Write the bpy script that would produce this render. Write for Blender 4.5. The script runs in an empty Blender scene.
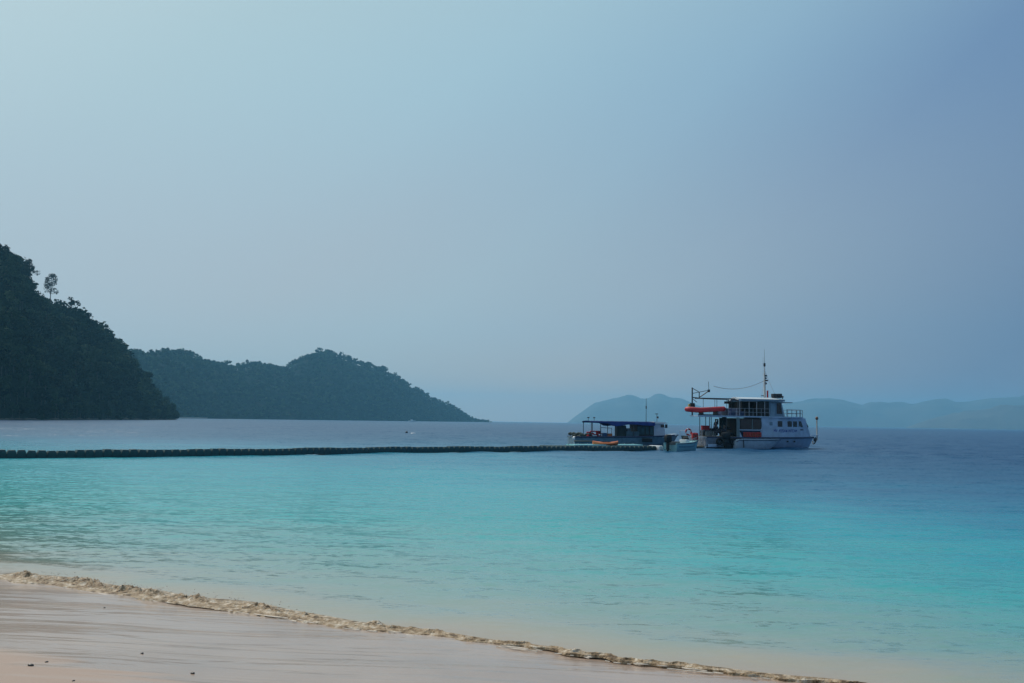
import bpy, bmesh, math, random
import numpy as np
from mathutils import Vector, Matrix, noise
R = math.radians
sc = bpy.context.scene
C = sc.collection

# ------------------------------------------------------------------ camera
CAMH = 2.4
FPX = 996.0
cam_d = bpy.data.cameras.new('camera')
cam_d.sensor_width = 36.0
cam_d.lens = 36.0 * FPX / 1024.0
cam_d.clip_start = 0.1
cam_d.clip_end = 60000
cam = bpy.data.objects.new('camera', cam_d); C.objects.link(cam)
cam.matrix_world = (Matrix.Translation((0, 0, CAMH)) @ Matrix.Rotation(R(90 + 4.60), 4, 'X')
                    @ Matrix.Rotation(R(0.877), 4, 'Z'))
sc.camera = cam

# ------------------------------------------------------------------ light
SUN_EL, SUN_AZ = 52.0, -46.0        # azimuth measured from straight ahead (+Y), negative = to the left
SUN_DIR = Vector((math.sin(R(SUN_AZ)) * math.cos(R(SUN_EL)), math.cos(R(SUN_AZ)) * math.cos(R(SUN_EL)), math.sin(R(SUN_EL))))
VEIL_DIR = Vector((math.sin(R(-62)) * math.cos(R(52)), math.cos(R(-62)) * math.cos(R(52)), math.sin(R(52))))   # the veil is brightest a little left of the sun
sl = bpy.data.lights.new('sun', 'SUN'); sl.energy = 2.6; sl.angle = R(0.5); sl.color = (1.0, 0.93, 0.84)
sun = bpy.data.objects.new('sun', sl); C.objects.link(sun)
sun.rotation_euler = (-SUN_DIR).to_track_quat('-Z', 'Y').to_euler()

w = bpy.data.worlds.new('World'); sc.world = w; w.use_nodes = True
nt = w.node_tree; nt.nodes.clear()
out = nt.nodes.new('ShaderNodeOutputWorld')
bg = nt.nodes.new('ShaderNodeBackground'); bg.inputs['Strength'].default_value = 0.010
sky = nt.nodes.new('ShaderNodeTexSky'); sky.sky_type = 'NISHITA'; sky.sun_disc = False
sky.sun_elevation = R(SUN_EL); sky.sun_rotation = R(SUN_AZ)
sky.air_density = 1.0; sky.dust_density = 1.0; sky.ozone_density = 2.0
# thin milky veil over the clear sky: brighter towards the sun, greyer near the horizon
wt = nt.nodes.new('ShaderNodeTexCoord')
wd_ = nt.nodes.new('ShaderNodeVectorMath'); wd_.operation = 'DOT_PRODUCT'; wd_.inputs[1].default_value = VEIL_DIR
nt.links.new(wt.outputs['Generated'], wd_.inputs[0])
def sky_ramp(stops):
    r = nt.nodes.new('ShaderNodeValToRGB'); cr = r.color_ramp
    while len(cr.elements) > 1: cr.elements.remove(cr.elements[-1])
    for i, (p, c) in enumerate(stops):
        e = cr.elements[0] if i == 0 else cr.elements.new(p)
        e.position = p; e.color = (*c, 1)
    nt.links.new(wd_.outputs['Value'], r.inputs['Fac']); return r
VEIL_HI = [(0.0, (.07, .16, .34)), (.289, (.165, .280, .450)), (.42, (.285, .455, .585)), (.557, (.38, .565, .650)), (.688, (.445, .61, .655)), (1.0, (.70, .78, .76))]
VEIL_MID = [(0.0, (.12, .19, .32)), (.071, (.128, .205, .335)), (.30, (.335, .42, .49)), (.417, (.39, .49, .54)), (.50, (.425, .49, .53)), (.67, (.455, .53, .575)), (1.0, (.8, .8, .8))]
VEIL_LO = [(0.0, (.16, .17, .26)), (.071, (.17, .185, .27)), (.30, (.52, .42, .32)), (.50, (.44, .46, .44)), (.67, (.42, .49, .52)), (1.0, (.7, .7, .7))]
hi, mid, lo = sky_ramp(VEIL_HI), sky_ramp(VEIL_MID), sky_ramp(VEIL_LO)
sx_ = nt.nodes.new('ShaderNodeSeparateXYZ'); nt.links.new(wt.outputs['Generated'], sx_.inputs[0])
def band(z0, z1, c0, c1):
    mr = nt.nodes.new('ShaderNodeMapRange'); mr.interpolation_type = 'SMOOTHSTEP'; mr.inputs['From Min'].default_value = z0; mr.inputs['From Max'].default_value = z1
    nt.links.new(sx_.outputs['Z'], mr.inputs['Value'])
    mx = nt.nodes.new('ShaderNodeMixRGB'); nt.links.new(mr.outputs[0], mx.inputs['Fac']); nt.links.new(c0, mx.inputs['Color1']); nt.links.new(c1, mx.inputs['Color2']); return mx.outputs[0]
veil_col = band(0.10, 0.36, band(0.0, 0.10, lo.outputs[0], mid.outputs[0]), hi.outputs[0])
veil = nt.nodes.new('ShaderNodeBackground'); veil.inputs['Strength'].default_value = 0.89; nt.links.new(veil_col, veil.inputs['Color'])
nt.links.new(sky.outputs['Color'], bg.inputs['Color'])
adw = nt.nodes.new('ShaderNodeAddShader'); nt.links.new(bg.outputs[0], adw.inputs[0]); nt.links.new(veil.outputs[0], adw.inputs[1])
nt.links.new(adw.outputs[0], out.inputs['Surface'])

sc.view_settings.view_transform = 'Standard'
sc.view_settings.look = 'None'
sc.view_settings.exposure = 0.0
sc.view_settings.gamma = 1.0
sc.view_settings.use_curve_mapping = False
sc.cycles.max_bounces = 6
sc.cycles.volume_bounces = 1
sc.cycles.use_denoising = True

# ------------------------------------------------------------------ helpers
def tag(o, label=None, cat=None, group=None, kind=None):
    if label: o['label'] = label
    if cat: o['category'] = cat
    if group: o['group'] = group
    if kind: o['kind'] = kind
    return o

def empty(name, loc, rz=0.0, label=None, cat=None, group=None):
    o = bpy.data.objects.new(name, None); C.objects.link(o)
    o.location = loc; o.rotation_euler = (0, 0, rz); o.empty_display_size = 0.3
    return tag(o, label, cat, group)

def copy_tree(o, parent=None):
    c = o.copy(); C.objects.link(c)
    if parent: c.parent = parent
    for ch in list(o.children): copy_tree(ch, c)
    return c

def clear_props(o):
    for k in ('label', 'category', 'group', 'kind'):
        if k in o: del o[k]

class N:
    """small node helper"""
    def __init__(s, m): s.t = m.node_tree; s.n = s.t.nodes; s.l = s.t.links
    def a(s, typ, **kw):
        x = s.n.new(typ)
        for k, v in kw.items(): setattr(x, k, v)
        return x
    def link(s, a, b): s.l.new(a, b)

def ramp(nd, stops, interp='LINEAR'):
    cr = nd.color_ramp; cr.interpolation = interp
    while len(cr.elements) > 1: cr.elements.remove(cr.elements[-1])
    for i, (p, c) in enumerate(stops):
        e = cr.elements[0] if i == 0 else cr.elements.new(p)
        e.position = p; e.color = (*c, 1) if len(c) == 3 else c

MATS = {}
def mat(name, col, rough=0.5, metal=0.0, var=0.12, scale=3.0, bump=0.0, spec=0.5, alpha=None, transmission=0.0):
    if name in MATS: return MATS[name]
    m = bpy.data.materials.new(name); m.use_nodes = True
    h = N(m); b = h.n['Principled BSDF']
    b.inputs['Roughness'].default_value = rough; b.inputs['Metallic'].default_value = metal
    b.inputs['Specular IOR Level'].default_value = spec
    b.inputs['Transmission Weight'].default_value = transmission
    tc = h.a('ShaderNodeTexCoord')
    nz = h.a('ShaderNodeTexNoise'); nz.inputs['Scale'].default_value = scale; nz.inputs['Detail'].default_value = 5
    h.link(tc.outputs['Object'], nz.inputs['Vector'])
    rp = h.a('ShaderNodeValToRGB')
    ramp(rp, [(0.3, tuple(c * (1 - var) for c in col)), (0.7, tuple(min(1, c * (1 + var)) for c in col))])
    h.link(nz.outputs['Fac'], rp.inputs['Fac']); h.link(rp.outputs['Color'], b.inputs['Base Color'])
    if bump:
        bp = h.a('ShaderNodeBump'); bp.inputs['Strength'].default_value = bump; bp.inputs['Distance'].default_value = 0.02
        h.link(nz.outputs['Fac'], bp.inputs['Height']); h.link(bp.outputs[0], b.inputs['Normal'])
    MATS[name] = m
    return m

def mesh_arrays(name, V, F, m, parent=None, smooth=False):
    """V (n,3) float, F (k,4) or (k,3) int"""
    V = np.asarray(V, dtype=np.float32); F = np.asarray(F, dtype=np.int32)
    me = bpy.data.meshes.new(name)
    k, c = F.shape
    me.vertices.add(len(V)); me.vertices.foreach_set('co', V.ravel())
    me.loops.add(k * c); me.loops.foreach_set('vertex_index', F.ravel())
    me.polygons.add(k)
    me.polygons.foreach_set('loop_start', np.arange(0, k * c, c, dtype=np.int32))
    me.polygons.foreach_set('loop_total', np.full(k, c, dtype=np.int32))
    if smooth: me.polygons.foreach_set('use_smooth', np.ones(k, dtype=bool))
    me.update(calc_edges=True); me.validate()
    if m: me.materials.append(m)
    o = bpy.data.objects.new(name, me); C.objects.link(o)
    if parent: o.parent = parent
    return o

class MB:
    """collects primitives into one mesh"""
    def __init__(s): s.bm = bmesh.new()
    def box(s, c, d, rz=0.0, bev=0.0, rot=None):
        r = bmesh.ops.create_cube(s.bm, size=1.0)['verts']
        M = Matrix.Translation(c) @ (rot if rot is not None else Matrix.Rotation(rz, 4, 'Z')) @ Matrix.Diagonal((d[0], d[1], d[2], 1))
        bmesh.ops.transform(s.bm, matrix=M, verts=r)
        if bev:
            es = list({e for v in r for e in v.link_edges})
            bmesh.ops.bevel(s.bm, geom=es, offset=bev, segments=2, affect='EDGES', profile=0.6)
        return s
    def bar(s, p0, p1, r=0.02, r1=None, n=8):
        p0 = Vector(p0); p1 = Vector(p1); d = p1 - p0
        if d.length < 1e-6: return s
        v = bmesh.ops.create_cone(s.bm, cap_ends=True, segments=n, radius1=r, radius2=r if r1 is None else r1, depth=d.length)['verts']
        M = Matrix.Translation((p0 + p1) / 2) @ d.to_track_quat('Z', 'Y').to_matrix().to_4x4()
        bmesh.ops.transform(s.bm, matrix=M, verts=v); return s
    def tube(s, pts, r, n=8, closed=False):
        pts = [Vector(p) for p in pts]; rs = r if isinstance(r, (list, tuple)) else [r] * len(pts)
        rings = []
        for i, p in enumerate(pts):
            a = pts[max(0, i - 1)]; b = pts[min(len(pts) - 1, i + 1)]
            t = (b - a).normalized(); up = Vector((0, 0, 1)) if abs(t.z) < 0.95 else Vector((1, 0, 0))
            u = t.cross(up).normalized(); v = u.cross(t)
            rings.append([s.bm.verts.new(p + (u * math.cos(k * 2 * math.pi / n) + v * math.sin(k * 2 * math.pi / n)) * rs[i]) for k in range(n)])
        for i in range(len(rings) - 1):
            for k in range(n):
                s.bm.faces.new((rings[i][k], rings[i][(k + 1) % n], rings[i + 1][(k + 1) % n], rings[i + 1][k]))
        s.bm.faces.new(rings[0][::-1]); s.bm.faces.new(rings[-1]); return s
    def ball(s, c, r, sub=2, sc=(1, 1, 1)):
        v = bmesh.ops.create_icosphere(s.bm, subdivisions=sub, radius=r)['verts']
        bmesh.ops.transform(s.bm, matrix=Matrix.Translation(c) @ Matrix.Diagonal((*sc, 1)), verts=v); return s
    def prism(s, pts, z0, z1, top=None):
        """polygon pts [(x,y)] between heights; top may be another outline, z may be lists"""
        top = top or pts; n = len(pts)
        zb = z0 if isinstance(z0, (list, tuple)) else [z0] * n
        zt = z1 if isinstance(z1, (list, tuple)) else [z1] * n
        b = [s.bm.verts.new((p[0], p[1], zb[i])) for i, p in enumerate(pts)]
        t = [s.bm.verts.new((p[0], p[1], zt[i])) for i, p in enumerate(top)]
        s.bm.faces.new(b[::-1]); s.bm.faces.new(t)
        for i in range(n): s.bm.faces.new((b[i], b[(i + 1) % n], t[(i + 1) % n], t[i]))
        return s
    def side(s, pts, y0, y1):
        """polygon pts [(x,z)] extruded from y0 to y1"""
        n = len(pts)
        a = [s.bm.verts.new((p[0], y0, p[1])) for p in pts]; b = [s.bm.verts.new((p[0], y1, p[1])) for p in pts]
        s.bm.faces.new(a); s.bm.faces.new(b[::-1])
        for i in range(n): s.bm.faces.new((a[i], b[i], b[(i + 1) % n], a[(i + 1) % n]))
        return s
    def rings(s, rg, cap=True, closed=True):
        vs = [[s.bm.verts.new(p) for p in r] for r in rg]; n = len(vs[0])
        for i in range(len(vs) - 1):
            for k in range(n if closed else n - 1):
                s.bm.faces.new((vs[i][k], vs[i][(k + 1) % n], vs[i + 1][(k + 1) % n], vs[i + 1][k]))
        if cap: s.bm.faces.new(vs[0][::-1]); s.bm.faces.new(vs[-1])
        return s
    def build(s, name, m, parent=None, smooth=False, loc=None):
        bmesh.ops.recalc_face_normals(s.bm, faces=s.bm.faces)
        me = bpy.data.meshes.new(name); s.bm.to_mesh(me); s.bm.free()
        if m: me.materials.append(m)
        if smooth:
            me.polygons.foreach_set('use_smooth', [True] * len(me.polygons))
            try: me.set_sharp_from_angle(angle=R(40))
            except Exception: pass
        o = bpy.data.objects.new(name, me); C.objects.link(o)
        if parent: o.parent = parent
        if loc: o.location = loc
        return o

def fbm(x, y, z=0.0, octv=4, lac=2.0, gain=0.5):
    a, f, t = 1.0, 1.0, 0.0
    for _ in range(octv):
        t += a * noise.noise(Vector((x * f, y * f, z + 7.3 * f))); a *= gain; f *= lac
    return t

# shore line frame: A = along the water's edge, S = offshore
P0 = np.array([-7.6, 15.0]); TA = np.array([0.889, -0.459]); NS = np.array([0.459, 0.889])
def to_world(al, s): return P0[0] + TA[0] * al + NS[0] * s, P0[1] + TA[1] * al + NS[1] * s
def edge_wobble(al):
    return 0.10 * np.sin(al * 0.55 + 0.6) + 0.05 * np.sin(al * 1.7) + 0.03 * np.sin(al * 4.1 + 2)

# ------------------------------------------------------------------ ground: beach running under the sea
def graded(lo_near, hi_near, step, far, growth=1.25):
    a = list(np.arange(lo_near, hi_near + 1e-6, step)); d = step
    while a[-1] < far: d *= growth; a.append(a[-1] + d)
    d = step
    while a[0] > -far: d *= growth; a.insert(0, a[0] - d)
    return np.array(a)

def grid_mesh(name, U, Vv, fn, m, smooth=True):
    A, S = np.meshgrid(U, Vv)
    X, Y, Z = fn(A, S)
    V = np.stack([X.ravel(), Y.ravel(), Z.ravel()], 1)
    nu, nv = len(U), len(Vv)
    i = np.arange(nv - 1)[:, None] * nu + np.arange(nu - 1)[None, :]
    F = np.stack([i, i + 1, i + 1 + nu, i + nu], -1).reshape(-1, 4)
    return mesh_arrays(name, V, F, m, smooth=smooth)

def sand_mat():
    m = bpy.data.materials.new('sand'); m.use_nodes = True; h = N(m); b = h.n['Principled BSDF']
    geo = h.a('ShaderNodeNewGeometry')
    at = h.a('ShaderNodeAttribute', attribute_name='shore')      # metres up the beach from the water's edge
    mp = h.a('ShaderNodeMapping'); mp.inputs['Rotation'].default_value = (0, 0, math.atan2(0.459, 0.889)); mp.inputs['Scale'].default_value = (0.35, 2.6, 1)
    mp.vector_type = 'POINT'
    h.link(geo.outputs['Position'], mp.inputs['Vector'])
    st = h.a('ShaderNodeTexNoise'); st.inputs['Scale'].default_value = 0.9; st.inputs['Detail'].default_value = 4; st.inputs['Distortion'].default_value = 0.8
    h.link(mp.outputs[0], st.inputs['Vector'])
    gr = h.a('ShaderNodeTexNoise'); gr.inputs['Scale'].default_value = 180; gr.inputs['Detail'].default_value = 3
    h.link(geo.outputs['Position'], gr.inputs['Vector'])
    big = h.a('ShaderNodeTexNoise'); big.inputs['Scale'].default_value = 0.6; big.inputs['Detail'].default_value = 5
    h.link(geo.outputs['Position'], big.inputs['Vector'])
    # wetness: 1 near the water, 0 up the beach, uneven border
    a1 = h.a('ShaderNodeMath', operation='MULTIPLY_ADD'); a1.inputs[1].default_value = 1.8; h.link(st.outputs['Fac'], a1.inputs[0]); h.link(at.outputs['Fac'], a1.inputs[2])
    wet = h.a('ShaderNodeMapRange'); wet.inputs['From Min'].default_value = 4.55; wet.inputs['From Max'].default_value = 4.95
    wet.inputs['To Min'].default_value = 1; wet.inputs['To Max'].default_value = 0; wet.clamp = True
    h.link(a1.outputs[0], wet.inputs['Value'])
    dry = h.a('ShaderNodeValToRGB'); ramp(dry, [(0.3, (0.33, 0.235, 0.185)), (0.7, (0.40, 0.29, 0.23))]); h.link(gr.outputs['Fac'], dry.inputs['Fac'])
    wt = h.a('ShaderNodeValToRGB'); ramp(wt, [(0.25, (0.32, 0.215, 0.155)), (0.55, (0.41, 0.285, 0.21)), (0.8, (0.47, 0.335, 0.25))]); h.link(big.outputs['Fac'], wt.inputs['Fac'])
    mx = h.a('ShaderNodeMixRGB'); h.link(wet.outputs[0], mx.inputs['Fac']); h.link(dry.outputs[0], mx.inputs['Color1']); h.link(wt.outputs[0], mx.inputs['Color2'])
    h.link(mx.outputs[0], b.inputs['Base Color'])
    ro = h.a('ShaderNodeMapRange'); ro.inputs['To Min'].default_value = 0.75; ro.inputs['To Max'].default_value = 0.32; h.link(wet.outputs[0], ro.inputs['Value'])
    h.link(ro.outputs[0], b.inputs['Roughness'])
    # thin film of running water on the wet part
    cw = h.a('ShaderNodeMath', operation='MULTIPLY'); cw.inputs[1].default_value = 0.62; h.link(wet.outputs[0], cw.inputs[0])
    h.link(cw.outputs[0], b.inputs['Coat Weight']); b.inputs['Coat Roughness'].default_value = 0.06; b.inputs['Coat IOR'].default_value = 1.33
    fl = h.a('ShaderNodeTexNoise'); fl.inputs['Scale'].default_value = 1.0; fl.inputs['Detail'].default_value = 3; fl.inputs['Distortion'].default_value = 0.9
    h.link(mp.outputs[0], fl.inputs['Vector'])
    bc = h.a('ShaderNodeBump'); bc.inputs['Strength'].default_value = 0.55; bc.inputs['Distance'].default_value = 0.045; h.link(fl.outputs['Fac'], bc.inputs['Height'])
    h.link(bc.outputs[0], b.inputs['Coat Normal'])
    bs = h.a('ShaderNodeBump'); bs.inputs['Strength'].default_value = 0.25; bs.inputs['Distance'].default_value = 0.01; h.link(gr.outputs['Fac'], bs.inputs['Height'])
    h.link(bs.outputs[0], b.inputs['Normal'])
    return m

SANDM = sand_mat()
U = graded(-22, 40, 0.25, 9000, 1.3)
Vv = graded(-14, 6, 0.1, 9000, 1.3)
def sand_fn(A, S):
    X, Y = to_world(A, S)
    Z = np.where(S < 0, np.minimum(-S * 0.070, 1.6 + (-S - 22) * 0.0), np.maximum(-S * 0.11, -1.6))
    Z = np.minimum(Z, 1.5)
    Z = Z + 0.012 * np.sin(A * 1.1 + S * 1.3) * np.exp(-np.abs(S) / 15) + 0.008 * np.sin(A * 2.3 - S * 2.9 + 1) * np.exp(-np.abs(S) / 15)
    return X, Y, Z - 0.01
ground = grid_mesh('beach', U, Vv, sand_fn, SANDM)
AA, SS = np.meshgrid(U, Vv)
at = ground.data.attributes.new('shore', 'FLOAT', 'POINT'); at.data.foreach_set('value', (-SS).ravel().astype(np.float32))
tag(ground, kind='structure')
def sand_z(x, y):
    s = float((np.array([x, y]) - P0) @ NS); a = float((np.array([x, y]) - P0) @ TA)
    return float(sand_fn(np.array(a), np.array(s))[2])

# ------------------------------------------------------------------ sea
def water_mat():
    m = bpy.data.materials.new('sea_water'); m.use_nodes = True; h = N(m); b = h.n['Principled BSDF']
    geo = h.a('ShaderNodeNewGeometry')
    at = h.a('ShaderNodeAttribute', attribute_name='depth')
    cam_rot = math.atan2(0.459, 0.889)
    mp = h.a('ShaderNodeMapping'); mp.inputs['Rotation'].default_value = (0, 0, 0.18); mp.inputs['Scale'].default_value = (0.45, 1.0, 1)
    h.link(geo.outputs['Position'], mp.inputs['Vector'])
    # sea bed and milky patches shift the depth; finer streaks paint in ripple contrast
    pt = h.a('ShaderNodeTexNoise'); pt.inputs['Scale'].default_value = 0.10; pt.inputs['Detail'].default_value = 7; pt.inputs['Roughness'].default_value = 0.6
    h.link(mp.outputs[0], pt.inputs['Vector'])
    ps = h.a('ShaderNodeTexNoise'); ps.inputs['Scale'].default_value = 1.1; ps.inputs['Detail'].default_value = 4
    h.link(mp.outputs[0], ps.inputs['Vector'])
    s1 = h.a('ShaderNodeMath', operation='MULTIPLY_ADD'); s1.inputs[1].default_value = 0.16; h.link(pt.outputs['Fac'], s1.inputs[0]); h.link(at.outputs['Fac'], s1.inputs[2])
    s2 = h.a('ShaderNodeMath', operation='MULTIPLY_ADD'); s2.inputs[1].default_value = 0.13; h.link(ps.outputs['Fac'], s2.inputs[0]); h.link(s1.outputs[0], s2.inputs[2])
    mq = h.a('ShaderNodeMapping'); mq.inputs['Rotation'].default_value = (0, 0, 0.12); mq.inputs['Scale'].default_value = (0.2, 1, 1); h.link(geo.outputs['Position'], mq.inputs['Vector'])
    pq = h.a('ShaderNodeTexNoise'); pq.inputs['Scale'].default_value = 0.42; pq.inputs['Detail'].default_value = 6; pq.inputs['Roughness'].default_value = 0.75; h.link(mq.outputs[0], pq.inputs['Vector'])
    s2b = h.a('ShaderNodeMath', operation='MULTIPLY_ADD'); s2b.inputs[1].default_value = 0.16; h.link(pq.outputs['Fac'], s2b.inputs[0]); h.link(s2.outputs[0], s2b.inputs[2]); s2 = s2b
    s3 = h.a('ShaderNodeMath', operation='SUBTRACT'); s3.inputs[1].default_value = 0.225; h.link(s2.outputs[0], s3.inputs[0])
    rp = h.a('ShaderNodeValToRGB')
    ramp(rp, [(0.0, (0.38, 0.30, 0.22)), (0.06, (0.36, 0.32, 0.24)), (0.15, (0.27, 0.32, 0.26)), (0.28, (0.15, 0.32, 0.28)), (0.42, (0.035, 0.34, 0.33)),
              (0.56, (0.008, 0.29, 0.34)), (0.66, (0.008, 0.19, 0.28)), (0.74, (0.008, 0.12, 0.22)), (0.83, (0.005, 0.08, 0.17)), (1.0, (0.003, 0.055, 0.14))])
    h.link(s3.outputs[0], rp.inputs['Fac']); h.link(rp.outputs[0], b.inputs['Base Color'])
    b.inputs['IOR'].default_value = 1.33
    rr = h.a('ShaderNodeMapRange'); rr.inputs['From Min'].default_value = 0.30; rr.inputs['From Max'].default_value = 0.85; rr.inputs['To Min'].default_value = 0.13; rr.inputs['To Max'].default_value = 0.33
    h.link(at.outputs['Fac'], rr.inputs['Value']); h.link(rr.outputs[0], b.inputs['Roughness'])
    # ripples as slopes: keep their steepness at any distance
    def slope(scale, detail, stretch, k):
        mm = h.a('ShaderNodeMapping'); mm.inputs['Rotation'].default_value = (0, 0, 0.22); mm.inputs['Scale'].default_value = (stretch, 1, 1)
        h.link(geo.outputs['Position'], mm.inputs['Vector'])
        n = h.a('ShaderNodeTexNoise'); n.inputs['Scale'].default_value = scale; n.inputs['Detail'].default_value = detail; n.inputs['Roughness'].default_value = 0.55
        h.link(mm.outputs[0], n.inputs['Vector'])
        v = h.a('ShaderNodeVectorMath', operation='SUBTRACT'); v.inputs[1].default_value = (0.5, 0.5, 0.5); h.link(n.outputs['Color'], v.inputs[0])
        q = h.a('ShaderNodeVectorMath', operation='MULTIPLY'); q.inputs[1].default_value = (k * 0.5, k, 0); h.link(v.outputs[0], q.inputs[0])
        return q.outputs[0]
    a = slope(11.0, 3, 0.45, 0.55); c = slope(3.0, 4, 0.28, 0.32)
    ad = h.a('ShaderNodeVectorMath', operation='ADD'); h.link(a, ad.inputs[0]); h.link(c, ad.inputs[1])
    # calmer near the edge, choppier out at sea
    wd = h.a('ShaderNodeMapRange'); wd.inputs['From Min'].default_value = 0.1; wd.inputs['From Max'].default_value = 0.85; wd.inputs['To Min'].default_value = 0.40; wd.inputs['To Max'].default_value = 3.0
    h.link(s3.outputs[0], wd.inputs['Value'])
    # cat's paws: bands of ruffled and of calmer water
    gm = h.a('ShaderNodeMapping'); gm.inputs['Rotation'].default_value = (0, 0, 0.1); gm.inputs['Scale'].default_value = (0.22, 1, 1); h.link(geo.outputs['Position'], gm.inputs['Vector'])
    gn = h.a('ShaderNodeTexNoise'); gn.inputs['Scale'].default_value = 0.16; gn.inputs['Detail'].default_value = 6; gn.inputs['Roughness'].default_value = 0.7; h.link(gm.outputs[0], gn.inputs['Vector'])
    gr_ = h.a('ShaderNodeMapRange'); gr_.inputs['From Min'].default_value = 0.3; gr_.inputs['From Max'].default_value = 0.7; gr_.inputs['To Min'].default_value = 0.15; gr_.inputs['To Max'].default_value = 1.9
    g2 = h.a('ShaderNodeTexNoise'); g2.inputs['Scale'].default_value = 0.035; g2.inputs['Detail'].default_value = 7; g2.inputs['Roughness'].default_value = 0.75; h.link(gm.outputs[0], g2.inputs['Vector'])
    gs = h.a('ShaderNodeMath', operation='ADD'); h.link(gn.outputs['Fac'], gs.inputs[0]); h.link(g2.outputs['Fac'], gs.inputs[1])
    gh = h.a('ShaderNodeMath', operation='MULTIPLY'); gh.inputs[1].default_value = 0.5; h.link(gs.outputs[0], gh.inputs[0])
    gr_.inputs['From Min'].default_value = 0.36; gr_.inputs['From Max'].default_value = 0.64; h.link(gh.outputs[0], gr_.inputs['Value'])
    wg = h.a('ShaderNodeMath', operation='MULTIPLY'); h.link(wd.outputs[0], wg.inputs[0]); h.link(gr_.outputs[0], wg.inputs[1])
    scv = h.a('ShaderNodeVectorMath', operation='SCALE'); h.link(ad.outputs[0], scv.inputs[0]); h.link(wg.outputs[0], scv.inputs['Scale'])
    an = h.a('ShaderNodeVectorMath', operation='ADD'); h.link(scv.outputs[0], an.inputs[0]); h.link(geo.outputs['Normal'], an.inputs[1])
    nn = h.a('ShaderNodeVectorMath', operation='NORMALIZE'); h.link(an.outputs[0], nn.inputs[0])
    h.link(nn.outputs[0], b.inputs['Normal'])
    return m

rng = np.random.default_rng(5)
WAVES = []
for k in range(26):
    lam = 0.45 * (1.17 ** k) if k < 18 else 0.6 * (1.14 ** (k - 10))
    ang = math.atan2(-NS[1], -NS[0]) + rng.normal(0, 0.55)
    WAVES.append((lam, ang, rng.uniform(0, 6.28)))
def sea_z(X, Y, S):
    Z = np.zeros_like(X)
    for lam, ang, ph in WAVES:
        kx, ky = math.cos(ang) * 2 * math.pi / lam, math.sin(ang) * 2 * math.pi / lam
        q = 0.5 + 0.5 * np.sin(kx * X + ky * Y + ph + 0.8 * np.sin(0.13 * X + 0.21 * Y + ph))
        amp = min(0.0032 * lam ** 0.7, 0.0045)
        Z += amp * (q ** 1.8 - 0.36)
    env = np.clip(S / 3.0, 0.05, 1.0) * np.clip(1 - (S - 70) / 60, 0.0, 1.0)
    Z2 = np.zeros_like(X)
    for lam, ang, ph in SWELL:
        kx, ky = math.cos(ang) * 2 * math.pi / lam, math.sin(ang) * 2 * math.pi / lam
        Z2 += 0.0085 * lam ** 0.8 * np.sin(kx * X + ky * Y + ph + 1.1 * np.sin(0.05 * X + 0.08 * Y + ph))
    env2 = np.clip((S - 25) / 60, 0, 1) * np.clip(1 - (S - 250) / 200, 0, 1)
    return Z * env + Z2 * env2
SWELL = [(2.2 * 1.16 ** k, math.atan2(-NS[1], -NS[0]) + rng.normal(0.2, 0.6), rng.uniform(0, 6.28)) for k in range(10)]
US = graded(-14, 60, 0.14, 9000, 1.045)
vs = [-0.6]; d = 0.05
while vs[-1] < 9000:
    vs.append(vs[-1] + d)
    d = min(d * 1.006 + 0.0, 0.32) if vs[-1] < 75 else (d * 1.010 if vs[-1] < 400 else d * 1.12)
VS = np.array(vs)
def sea_fn(A, S):
    X, Y = to_world(A, S)
    Se = S - edge_wobble(A)
    Z = sea_z(X, Y, Se) + 0.03 * np.exp(-((Se - 0.9) / 0.5) ** 2)
    Z = np.where(Se < 0.0, Z - 0.06 + 0.0 * Se, Z)
    return X, Y, Z
sea = grid_mesh('sea', US, VS, sea_fn, water_mat())
AA, SS = np.meshgrid(US, VS)
XX, YY = to_world(AA, SS)
D = np.maximum(SS - edge_wobble(AA), 0) * (1 + 0.045 * np.clip(XX, 0, 40) + 0.004 * np.clip(XX, 0, 12) ** 2)  # growing to the right: deeper sea, plus vignette darkening painted into the colour
D = D + np.clip(YY - 85, 0, 200) * 0.8
T = np.log1p(D) / math.log1p(300)
at = sea.data.attributes.new('depth', 'FLOAT', 'POINT'); at.data.foreach_set('value', T.ravel().astype(np.float32))
tag(sea, kind='structure')

# ------------------------------------------------------------------ breaking wavelet along the edge
def foam_mat():
    m = bpy.data.materials.new('sandy_foam'); m.use_nodes = True; h = N(m); b = h.n['Principled BSDF']
    geo = h.a('ShaderNodeNewGeometry')
    n = h.a('ShaderNodeTexNoise'); n.inputs['Scale'].default_value = 9; n.inputs['Detail'].default_value = 7; n.inputs['Roughness'].default_value = 0.65
    h.link(geo.outputs['Position'], n.inputs['Vector'])
    rp = h.a('ShaderNodeValToRGB'); ramp(rp, [(0.38, (0.10, 0.06, 0.028)), (0.46, (0.28, 0.185, 0.10)), (0.56, (0.44, 0.33, 0.22)), (0.66, (0.66, 0.57, 0.46))])
    h.link(n.outputs['Fac'], rp.inputs['Fac']); h.link(rp.outputs[0], b.inputs['Base Color'])
    b.inputs['Roughness'].default_value = 0.5; b.inputs['IOR'].default_value = 1.33
    bp = h.a('ShaderNodeBump'); bp.inputs['Strength'].default_value = 0.8; bp.inputs['Distance'].default_value = 0.03
    n2 = h.a('ShaderNodeTexNoise'); n2.inputs['Scale'].default_value = 40; n2.inputs['Detail'].default_value = 4
    h.link(geo.outputs['Position'], n2.inputs['Vector']); h.link(n2.outputs['Fac'], bp.inputs['Height']); h.link(bp.outputs[0], b.inputs['Normal'])
    return m
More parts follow.
